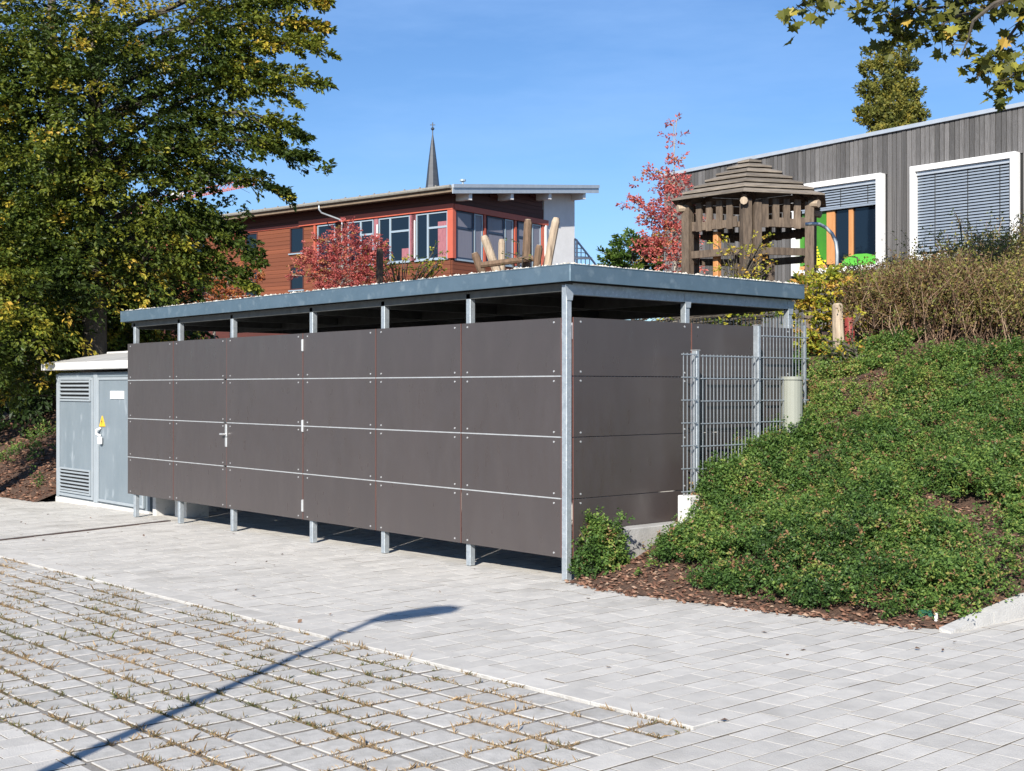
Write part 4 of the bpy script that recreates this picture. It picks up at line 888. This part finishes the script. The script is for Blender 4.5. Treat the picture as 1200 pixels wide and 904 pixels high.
# small trees with red / orange / green foliage
def small_tree(name, px, D, blobs, label, mleaf, mb_, tr, lsize, dens=260, L=.35, tint=None, h=None, nleaf=26, cat_group=None, zb=None, upw=.6, tw=70, droop=-.5):
    ax = at(px, 454, D); b = ax.copy(); b[2] = hz(b[0], b[1]) if zb is None else zb
    tint = tint or (lambda P: np.clip(.45 + RG.normal(0, .25, len(P)), 0, 1))
    sp = blob_sprays([(q[0], q[1], D, q[2], q[3] if len(q) > 3 else 1) for q in blobs], dens, L, tint, ax, droop)
    h = h or (max(s for s in sp[:, 2]) - b[2])
    return spray_tree(name, b, h, label, cat_group, sp, mleaf, mb_, tr, tw=tw, nleaf=nleaf, lsize=lsize, upw=upw)
small_tree('maple_tree', 402, 34, [(405, 268, 9), (403, 282, 15), (380, 298, 19), (410, 303, 24), (437, 300, 16), (442, 288, 8), (365, 310, 15), (400, 325, 26), (435, 322, 22), (350, 318, 8), (405, 340, 25)],
           'small red leaved tree in front of the ribbon windows', M['leaf_red'], M['bark_l'], .05, .07, dens=420, L=.28, nleaf=18, tint=lambda P: np.clip(.42 + RG.normal(0, .3, len(P)), 0, 1))
small_tree('maple_tree', 250, 33, [(235, 325, 18), (262, 322, 20), (245, 345, 26), (280, 340, 18), (218, 345, 18), (290, 325, 10), (250, 365, 28)],
           'small orange leaved tree with pale trunk left of the red building windows', M['leaf_orange'], M['bark_l'], .05, .085, dens=200, L=.3, nleaf=16)
small_tree('maple_tree', 790, 28.5, [(791, 145, 5), (790, 165, 7), (792, 190, 9), (788, 212, 13), (768, 208, 7), (752, 215, 6), (737, 236, 6), (748, 245, 8), (762, 250, 13), (785, 240, 20), (800, 225, 14), (775, 270, 20), (790, 285, 24), (765, 290, 14), (815, 262, 10), (790, 310, 28)],
           'tall red leaved tree left of the play tower', M['leaf_red'], M['bark_l'], .055, .08, dens=330, L=.28, nleaf=14, tint=lambda P: np.clip(.5 + RG.normal(0, .22, len(P)) + np.where(P[:, 2] < 5.2, .12, 0), 0, 1))
small_tree('round_bush_tree', 741, 45, [(742, 300, 25), (722, 308, 16), (760, 305, 18)], 'round dark green treetop rising behind the shed roof left of the red tree', M['leaf_bush'], M['bark'], .12, .16, dens=110, L=.5, nleaf=36)
small_tree('poplar_tree', 1044, 62, [(1040, 66, 7), (1020, 66, 5), (1060, 62, 6), (1042, 80, 12), (1021, 86, 8), (1062, 82, 9), (1044, 105, 15), (1018, 112, 10), (1066, 112, 11), (1045, 132, 20), (1019, 140, 12), (1070, 140, 12), (1045, 160, 26), (1050, 185, 30)],
           'tall narrow poplar standing behind the grey building roof', M['leaf_poplar'], M['bark_l'], .2, .17, dens=170, L=.6, nleaf=34, droop=-2.2, tint=lambda P: np.clip(.62 + RG.normal(0, .22, len(P)), 0, 1), tw=60)
# low yellowing shrubs above the roof edge
def shrub(name, blobs, D, label, mleaf, lsize, dens=300, L=.25, nleaf=16, tint=None, group=None, tw=50, cat='shrub', upw=.5, droop=-.6):
    px = blobs[0][0]; o = small_tree(name, px, D, blobs, label, mleaf, M['bark'], .018, lsize, dens=dens, L=L, tint=tint, nleaf=nleaf, tw=tw, upw=upw, h=.6, droop=droop); o['category'] = cat
    for c in o.children:
        if c.name.startswith('trunk'): c.name = 'stem'
    return o
shrub('deciduous_shrub', [(470, 310, 10), (455, 320, 14), (490, 315, 9), (510, 312, 9), (508, 298, 6), (475, 296, 4), (495, 325, 14)], 27, 'sparse yellow green shrub below the ribbon windows', M['leaf_yellow'], .07, dens=260, nleaf=10)
shrub('climbing_vine', [(861, 300, 9), (857, 282, 6), (886, 288, 10), (885, 305, 12), (865, 318, 12), (892, 318, 8), (850, 310, 8), (846, 291, 5)], 23.2, 'yellow leaved vine climbing the front posts of the play tower', M['leaf_yellow'], .065, dens=300, nleaf=9, tint=lambda P: np.clip(.7 + RG.normal(0, .2, len(P)), 0, 1), cat='vine')
shrub('climbing_vine', [(609, 300, 6), (611, 285, 4), (608, 275, 3), (604, 308, 7)], 20.4, 'green creeper on the tall dark log', M['leaf_yellow'], .05, dens=400, nleaf=9, tint=lambda P: np.clip(.25 + RG.normal(0, .2, len(P)), 0, 1), cat='vine')
shrub('deciduous_shrub', [(960, 340, 19), (952, 368, 18), (956, 398, 16), (972, 335, 15), (946, 345, 12), (1005, 338, 14), (948, 412, 12), (1012, 395, 11), (962, 420, 13), (1004, 415, 10), (967, 372, 10), (1010, 365, 9)], 14.4, 'yellow and green leaved shrub beside the fence and shed roof corner',
      M['leaf_yellow'], .06, dens=1150, L=.2, nleaf=16, tint=lambda P: np.clip(.56 + RG.normal(0, .27, len(P)), 0, 1))
shrub('climbing_vine', [(1000, 402, 9), (986, 425, 12), (1006, 380, 7), (972, 408, 10), (990, 410, 7), (1004, 420, 10)], 13.5, 'yellow and green creeper around the foot of the two timber posts', M['leaf_yellow'], .045, dens=700, L=.16, nleaf=12, tint=lambda P: np.clip(.45 + RG.normal(0, .28, len(P)), 0, 1), cat='vine')
shrub('deciduous_shrub', [(720, 366, 14), (760, 365, 16), (800, 366, 15), (835, 372, 18), (870, 375, 20), (905, 372, 16), (850, 350, 16), (890, 350, 16)], 16.2, 'yellow green hedge seen through the gap under the shed roof', M['leaf_yellow'], .06, dens=330, L=.22, nleaf=12, tint=lambda P: np.clip(.42 + RG.normal(0, .3, len(P)), 0, 1))
shrub('deciduous_shrub', [(1008, 300, 5), (1000, 312, 7), (992, 322, 9), (1020, 296, 4), (970, 322, 8)], 17, 'thin arching shoots in front of the half shaded window', M['leaf_yellow'], .06, dens=420, nleaf=9, tint=lambda P: np.clip(.35 + RG.normal(0, .25, len(P)), 0, 1))

# hillside ground cover --------------------------------------------------------
def scatter_cover(n, x0, x1, y0, y1, dens_fn):
    x = RG.uniform(x0, x1, n); y = RG.uniform(y0, y1, n); k = RG.random(n) < dens_fn(x, y); return x[k], y[k]
def mound(x, y):                                   # canopy height above soil
    q = np.stack([x, y], -1); m = .5 * vnoise(q, 3.1, 41) + .35 * vnoise(q, 6.7, 42) + .15 * vnoise(q, 13, 43); t = y - yb(x)
    hole = vnoise(q, 2.3, 57)
    near = np.clip(t / .45, 0, 1); m = np.clip((m - .18) * 1.6, 0, 1) * np.where(hole > .80, .1, 1); 
    path = np.exp(-((x - (1.0 + .0 * y)) ** 2) / .015) * 0
    return m * (.07 + .20 * near) * np.interp(x, [.35, 1.0], [.4, 1])
def gaps(x, y):
    # bare strip running down the bank beside the big shrub by the fence, and along the paving edge
    px, py, D = proj(np.stack([x, y, hill(x, y)], -1))
    c = np.interp(y, [.3, .9, 1.6, 2.4, 3.2, 4.0], [.62, .95, .80, .72, .55, .45]); w_ = np.interp(y, [.3, 1.5, 3.0, 4.0], [.20, .12, .13, .10])
    strip = np.exp(-((x - c) / w_) ** 2) * (y < 4.3); edge = np.clip((y - yb(x) + .03 - .16 * (vnoise(np.stack([x, y], -1), 4.2, 61) - .2)) / .06, 0, 1)
    hl = np.clip((.81 - vnoise(np.stack([x, y], -1), 2.6, 66)) / .06, .04, 1)
    return hl * np.clip(1 - 1.15 * strip * (vnoise(np.stack([x, y], -1), 3.3, 62) > .34), 0, 1) * edge
def cover(name, n, x0, x1, y0, y1, label, mleaf, lsz, tintc, extra=None):
    x, y = scatter_cover(n, x0, x1, y0, y1, lambda a, b: (b > yb(a) + .02) * gaps(a, b) * (extra(a, b) if extra else 1))
    K = 15; q = np.stack([x, y], -1); keep = RG.random(len(x)) < np.clip(.35 + 1.5 * (vnoise(q, 11, 91) - .3), .15, 1); x, y = x[keep], y[keep]
    m = mound(x, y) * RG.uniform(.3, 1.2, len(x)) + .07 * (vnoise(np.stack([x, y], -1), 19, 92) - .3); ns = len(x); base = np.stack([x, y, hill(x, y) + np.maximum(m, .01)], -1)
    dirn = unit(np.stack([RG.normal(0, .55, ns), RG.normal(-.15, .55, ns), RG.uniform(.35, 1.1, ns)], -1)); ln_ = RG.gamma(5, .020, ns) * (lsz / .027)
    u = RG.random(ns * K); B_ = np.repeat(base, K, 0); Dn = np.repeat(dirn, K, 0); LL = np.repeat(ln_, K)
    P = B_ + Dn * (u * LL)[:, None] + RG.normal(0, .011, (ns * K, 3)) * (lsz / .027)
    ts = tintc + (vnoise(base, 1.9, 71) - .5) * .5 + (vnoise(base, 6, 72) - .5) * .3 + RG.normal(0, .13, ns); ts = np.where(RG.random(ns) < .06, .97, ts)
    t = np.repeat(ts, K) + RG.normal(0, .08, ns * K) + .14 * (u - .6)
    Nn = Dn * .5 + UP * .5 + RG.normal(0, .55, (ns * K, 3)) - np.array([0, .15, 0])
    o = leaves(name, P, Nn, RG.uniform(.65, 1.35, ns * K) * lsz * .95, t, mleaf, W=.62, A=Dn * .5 + RG.normal(0, .8, P.shape)); return tag(o, label, 'ground cover', kind='stuff')
cover('ground_cover', 44000, .12, 3.55, .05, 6.8, 'dense small leaved evergreen ground cover spreading over the right hand bank', M['leaf_cover'], .027, .46, lambda a, b: ((a > .5) | (b > 1.5)) & ~((a > 2.95) & (b < .34)) & (((a - CAM[0]) * FWD[0] + (b - CAM[1]) * FWD[1]) < 13.5))
cover('ground_cover', 9000, -1.6, .12, 3.35, 6.0, 'leafy green ground cover behind the rear corner of the shed', M['leaf_cover'], .028, .5, lambda a, b: (((a - CAM[0]) * FWD[0] + (b - CAM[1]) * FWD[1]) < 14.0))
cover('left_ground_cover', 3500, -22, -11.95, .25, 4.5, 'patchy green ground cover on the shaded left bank beside the kiosk', M['leaf_cover'], .05, .45, lambda a, b: (vnoise(np.stack([a, b], -1), 1.1, 81) > .58) * 1.0)
# long arching shoots standing out of the carpet
def shoots(name, n, x0, x1, y0, y1, label, cond):
    x = RG.uniform(x0, x1, n); y = RG.uniform(y0, y1, n); k = cond(x, y); x, y = x[k], y[k]; n = len(x); K = 26
    base = np.stack([x, y, hill(x, y) + mound(x, y) * .8], -1); d = unit(np.stack([RG.normal(0, .7, n), RG.normal(-.25, .7, n), RG.uniform(.5, 1.2, n)], -1)); L = RG.uniform(.15, .38, n)
    u = np.tile(np.linspace(0, 1, K), n); B_ = np.repeat(base, K, 0); D_ = np.repeat(d, K, 0); LL = np.repeat(L, K)
    P = B_ + D_ * (u * LL)[:, None] - UP * (u ** 2 * LL * .35)[:, None] + RG.normal(0, .007, (n * K, 3)); t = np.repeat(np.where(RG.random(n) < .22, .93, .5) + RG.normal(0, .14, n), K) + .15 * (u - .5) + RG.normal(0, .06, n * K)
    return tag(leaves(name, P, UP + RG.normal(0, .7, P.shape), RG.uniform(.017, .03, n * K), t, M['leaf_cover'], W=.6), label, 'ground cover', kind='stuff')
shoots('ground_cover_shoots', 3600, .3, 3.4, .12, 6, 'long arching shoots rising from the ground cover on the right hand bank', lambda a, b: (b > yb(a) + .12) & ((a > .5) | (b > 1.6)) & (((a - CAM[0]) * FWD[0] + (b - CAM[1]) * FWD[1]) < 13.3) & (RG.random(len(a)) < gaps(a, b) + .1))
# separate mounded shrubs
def mound_shrub(name, cx_, cy_, rx, ry, h, n, label, mleaf, lsz, tintc, lump=1.0, seed=1, spikes=0):
    z0 = hz(cx_, cy_); e = empty(name, (cx_, cy_, z0), label, 'shrub', 'small leaved shrubs on the right bank')
    d = unit(RG.normal(size=(n, 3))); d[:, 2] = np.abs(d[:, 2]); lumpv = .78 + .34 * vnoise(d * 2.6, 1.2, seed) * lump + .12 * vnoise(d * 7, 1, seed + 1)
    r = (RG.random(n) ** .28) * lumpv; P = d * r[:, None] * np.array([rx, ry, h])
    gz = hill(P[:, 0] + cx_, P[:, 1] + cy_) - z0; P[:, 2] = np.maximum(P[:, 2] + gz * .6, gz + .01)
    if spikes:
        k = spikes * 40; sx = np.repeat(RG.normal(0, .45, (spikes, 2)) * [rx, ry], 40, 0); u = RG.random(k); Ps = np.stack([sx[:, 0] + u * .06 + RG.normal(0, .02, k), sx[:, 1] + RG.normal(0, .02, k), h * .75 + u * h * .5], -1); P = np.concatenate([P, Ps]); d = np.concatenate([d, RG.normal(size=(k, 3))])
    K = 12; sel = RG.random(len(P)) < 1 / 9; C0 = P[sel]; d0 = unit(d[sel] + UP * .35 + RG.normal(0, .35, C0.shape)); ns = len(C0); u = RG.random(ns * K); ll = np.repeat(RG.uniform(.05, .11, ns), K)
    P = np.repeat(C0, K, 0) + np.repeat(d0, K, 0) * (u * ll)[:, None] + RG.normal(0, .011, (ns * K, 3)); d = np.repeat(d0, K, 0)
    nn = len(P); ts = tintc + (vnoise(C0 + [cx_, cy_, 0], 5, seed + 3) - .5) * .5 + RG.normal(0, .13, ns) + (C0[:, 2] / h - .5) * .12; t = np.repeat(np.where(RG.random(ns) < .04, .97, ts), K) + RG.normal(0, .08, nn)
    leaves('foliage', P, d * .5 + UP * .5 + RG.normal(0, .5, (nn, 3)), RG.uniform(.65, 1.35, nn) * lsz * .93, t, mleaf, e, W=.62)
    mb = MB()
    for k in range(26):
        a_ = RG.normal(0, .5, 2) * [rx, ry]; mb.tube([(0, 0, -.02), (a_[0] * .5, a_[1] * .5, h * .45), (a_[0], a_[1], h * .85)], [.008, .005, .002], 4, caps=False)
    mb.build('stems', M['bark'], e)
p = at(703, 668, 10.35); mound_shrub('evergreen_shrub', p[0] - .02, p[1] + .02, .23, .2, .40, 7000, 'small bushy green shrub at the foot of the shed corner post', M['leaf_cover'], .03, .48, seed=5, spikes=7)
for (px, py, D, rx, ry, h, n, lab, sd_) in (
    (812, 672, 10.1, .28, .24, .18, 6500, 'low green shrub in front of the concrete retaining wall', 11),
    (858, 606, 11.0, .34, .34, .33, 12000, 'large spreading green shrub below the first mesh fence panel', 12),
    (903, 580, 11.5, .32, .34, .27, 10000, 'green shrub covering the foot of the second fence post', 14),
    (860, 648, 10.2, .42, .26, .20, 8500, 'low reddish green shrub near the paving edge between two larger ones', 13),
    (938, 548, 12.0, .26, .28, .20, 6000, 'green shrub beneath the grey green cabinet', 15),
    (1070, 690, 9.5, .38, .26, .22, 9000, 'spreading low shrub in the lower right of the bank up from the green plastic box', 16),
    (1005, 655, 10.1, .42, .34, .24, 10000, 'full green shrub in the lower middle of the bank', 17),
    (1130, 590, 10.6, .42, .36, .26, 10000, 'dark green shrub at mid height on the right part of the bank', 18),
    (1030, 540, 11.6, .42, .38, .26, 10000, 'bright green shrub in the middle of the bank right of the bare strip', 19),
    (1090, 465, 12.6, .45, .4, .28, 10000, 'green shrub just below the dry brown shrubs', 20),
    (935, 672, 9.9, .34, .26, .2, 7000, 'low shrub spilling towards the paving in the middle of the bed', 21)):
    p = at(px, py, D); mound_shrub('evergreen_shrub', p[0], p[1], rx, ry, h, n, lab, M['leaf_cover'], .028, .44, seed=sd_, spikes=4)
# bark chips
x = RG.uniform(.1, 3.5, 16000); y = RG.uniform(-.2, 5.5, 16000); k = (y > yb(x) - .02) & ((y < yb(x) + .55) | (gaps(x, y) < .6)); x, y = x[k], y[k]
sp_ = RG.random(len(x)); y = np.where((sp_ < .05) & (x < 3.2), yb(x) - RG.random(len(x)) * .10, y)
xz = np.where(y < yb(x), x * GS, hill(x, y)); P = np.stack([x, y, xz + RG.uniform(.0, .02, len(x))], -1)
tag(pebbles('bark_mulch', P, RG.uniform(.009, .026, len(x)), M['chip'], .4, RG.random(len(x))), 'reddish brown bark mulch lying along the edge of the planted bed', 'mulch')
x = RG.uniform(-20, -11.9, 5000); y = RG.uniform(.02, 3.6, 5000); P = np.stack([x, y, hill(x, y) + .01], -1)
tag(pebbles('bark_mulch', P, RG.uniform(.015, .045, len(x)), M['chip'], .4, RG.random(len(x)) * .9), 'brown bark mulch on the shaded bank left of the kiosk', 'mulch')
# dry brown shrubs at the top of the bank
def twig_shrub(px, D, hw, h, n, label, tall=0, zoff=0, tn=.5):
    c = at(px, 454, D); z0 = hz(c[0], c[1]); e = empty('dry_shrub', (c[0], c[1], z0), label, 'shrub', 'dry brown shrubs at the top of the bank')
    V = []; F = []; T = []; tips = []
    for i in range(n):
        o = np.array([*(RG.normal(0, .42, 2) * hw), 0.]); lean = RG.normal(0, .38, 2); hh = h * RG.uniform(.5, 1.08); pts = []
        cv = RG.normal(0, .16, 2)
        for u in (0, .35, .7, 1): pts.append(o + np.array([lean[0] * u * hh + cv[0] * math.sin(u * 3), lean[1] * u * hh + cv[1] * math.sin(u * 3), u * hh * (1 - .12 * u * abs(lean[0]))]))
        gz = float(hill(c[0] + o[0], c[1] + o[1])) - z0; pts = [p_ + UP * gz for p_ in pts]; pts_all = [pts]
        for b_ in range(3):
            s = pts[1] + (pts[2] - pts[1]) * RG.random() if b_ else pts[2]; dd = RG.normal(0, .5, 3) * np.array([1, 1, .6]) + UP * .6; pts_all.append([s, s + dd * .16 * h * .8, s + dd * .30 * h * .8 + UP * .02])
        for j, ps in enumerate(pts_all):
            r = .0055 if j == 0 else .0032; b0 = len(V); tv = RG.random()
            for q_, p_ in enumerate(ps):
                rr_ = r * (1 - .6 * q_ / (len(ps) - 1))
                for k_ in range(3): V.append(p_ + rr_ * np.array([math.cos(2.09 * k_), math.sin(2.09 * k_), 0]))
            for q_ in range(len(ps) - 1):
                for k_ in range(3): a_ = b0 + q_ * 3 + k_; b2_ = b0 + q_ * 3 + (k_ + 1) % 3; F.append((a_, b2_, b2_ + 3, a_ + 3)); T.append(tv)
            tips += [ps[-1], ps[-2], (ps[-1] + ps[-2]) / 2]
    npmesh('stems', np.array(V), np.array(F), M['twig'], e, np.array(T))
    tips = np.array(tips); tips = np.repeat(tips, 5, 0) + RG.normal(0, .04, (len(tips) * 5, 3)); nn = len(tips)
    leaves('foliage', tips, RG.normal(size=(nn, 3)) + UP * .6, RG.uniform(.6, 1.3, nn) * .036, tn + RG.normal(0, .24, nn), M['leaf_brown'], e)
    return e
TL = ['brown dry shrub nearest the yellow leaved one', 'tangled brown shrub below the gap between the two white framed windows', 'dense dry shrub rising in front of the closed blind', 'tall brown green shrub at the right edge of the bank',
      'leafier shrub at the foot of the right hand window', 'dry shrub in the front row under the half shaded window', 'reddish dry shrub in the front row under the closed blind', 'low dry shrub in the front row at the far right']
for i, (px, D, hw, h, n, tn) in enumerate(((1048, 15.4, .5,  .85, 300, .45), (1080, 15.8, .6, .8, 270, .5), (1122, 15.6, .6, .85, 270, .7), (1195, 15.2, .65, 1.2, 320, .72), (1160, 16.0, .6, .95, 270, .75), (1058, 14.2, .45, .85, 280, .35), (1110, 14.0, .6, .9, 300, .38), (1180, 13.8, .6, 1.0, 300, .55))):
    twig_shrub(px, D, hw, h, n, TL[i], tn=tn)
# leafy shoots over them
shrub('leafy_shoots', [(1130, 268, 8), (1135, 285, 9), (1120, 295, 8), (1145, 300, 12), (1170, 310, 14), (1100, 320, 10), (1190, 290, 10), (1195, 270, 5), (1185, 330, 16), (1150, 330, 14)], 14.6, 'slender green leafy shoots standing above the brown shrubs before the closed blind', M['leaf_yellow'], .042, dens=190, L=.22, nleaf=9, tint=lambda P: np.clip(.22 + RG.normal(0, .2, len(P)), 0, 1))

# maple overhanging from the right -------------------------------------------
mbase = at(1420, 454, 12.2); mbase[2] = 0.05
mt = empty('overhanging_maple', mbase, 'large maple beyond the right edge with olive leaved twigs hanging into the sky', 'tree')
MB().tube([(0, 0, -.1), (0, 0, 2.5), (-.1, .1, 5), (-.1, .2, 8)], [.22, .18, .13, .04], 10).build('trunk', M['bark'], mt, smooth=True)
lp = [(0, 0), (.10, .16), (.42, .10), (.34, .30), (.62, .52), (.36, .56), (.30, .74), (.12, .68), (0, 1.05), (-.12, .68), (-.30, .74), (-.36, .56), (-.62, .52), (-.34, .30), (-.42, .10), (-.10, .16)]
lp = np.array(lp); mb = MB(); tips = []
mains = [[(1330, -60), (1250, -30), (1180, -5), (1110, 8), (1060, 15), (1035, 30)], [(1330, -60), (1240, -20), (1200, 20), (1170, 60), (1158, 72)], [(1300, -60), (1180, -40), (1050, -30), (980, -15), (945, -2), (935, 10)],
         [(1330, -20), (1260, 20), (1210, 65), (1185, 90), (1170, 97)], [(1240, -25), (1150, -15), (1105, -10), (1075, 10), (1052, 40), (1046, 52)], [(1240, -25), (1160, 10), (1120, 20), (1098, 32), (1110, 42)], [(1330, -60), (1270, -25), (1215, -5), (1190, 12)], [(1240, -25), (1165, 5), (1140, 25), (1135, 45), (1125, 68)],[(1300, -60), (1180, -40), (1080, -28), (1030, -15), (1015, 8)]]
for im, mn in enumerate(mains):
    D0 = 12 + RG.uniform(-.4, .4); P3 = [at(x_, y_, D0 + .04 * k) - mbase for k, (x_, y_) in enumerate(mn)]
    mb.tube([(-.05, .05, 4.0 + .2 * im)] + [tuple(p_) for p_ in P3], [.06] + list(np.linspace(.03, .004, len(P3))), 5, caps=False)
    L3 = np.array(P3)
    seg = len(L3) - 1
    for k in range(46):
        u = RG.random() ** .6 * seg; i = min(int(u), seg - 1); q_ = L3[i] + (L3[i + 1] - L3[i]) * (u - i)
        if im == 7 and k > 10: break
        sgn = RG.normal(0, 1, 3) * np.array([.10, .10, .07]); tip = q_ + sgn - UP * .03
        if k % 2 == 0: mb.tube([tuple(q_), tuple(tip)], [.004, .002], 4, caps=False)
        if im != 7: tips.append(tip)
mb.build('branches', M['bark'], mt)
tips = np.array(tips); tips = np.concatenate([tips, tips + RG.normal(0, .06, tips.shape)]); n = len(tips)
Nn = unit(RG.normal(0, .6, (n, 3)) + UP * .5 - FWD * .5); A = unit(RG.normal(0, .6, (n, 3)) - UP * .9); A = unit(A - Nn * np.sum(A * Nn, 1, keepdims=True)); B = np.cross(Nn, A); sz = RG.uniform(.09, .15, n)
V = tips[:, None, :] + (A[:, None, :] * lp[None, :, 1:2] + B[:, None, :] * lp[None, :, 0:1] + Nn[:, None, :] * (np.abs(lp[None, :, 0:1]) * .25)) * sz[:, None, None]
ctr = tips + A * (.45 * sz)[:, None]; V = np.concatenate([V, ctr[:, None, :]], 1); m_ = len(lp); F = np.array([(k, (k + 1) % m_, m_) for k in range(m_)])[None] + (np.arange(n) * (m_ + 1))[:, None, None]
tv = np.clip(.38 + RG.normal(0, .17, n) + (RG.random(n) < .12) * .4, 0, 1)
npmesh('crown', V.reshape(-1, 3), F.reshape(-1, 3), M['leaf_maple'], mt, np.repeat(tv, m_))
# fallen leaves on the paving
n = 70; x = RG.uniform(-11, 4.5, n); y = RG.uniform(-5, -.1, n); P = np.stack([x, y, x * GS + .006], -1)
tag(leaves('fallen_leaves', P, UP + RG.normal(0, .3, (n, 3)), RG.uniform(.02, .045, n), RG.uniform(.0, .8, n), M['twig'], W=.7), 'small dry leaves scattered over the pale paving', 'leaves', kind='stuff')
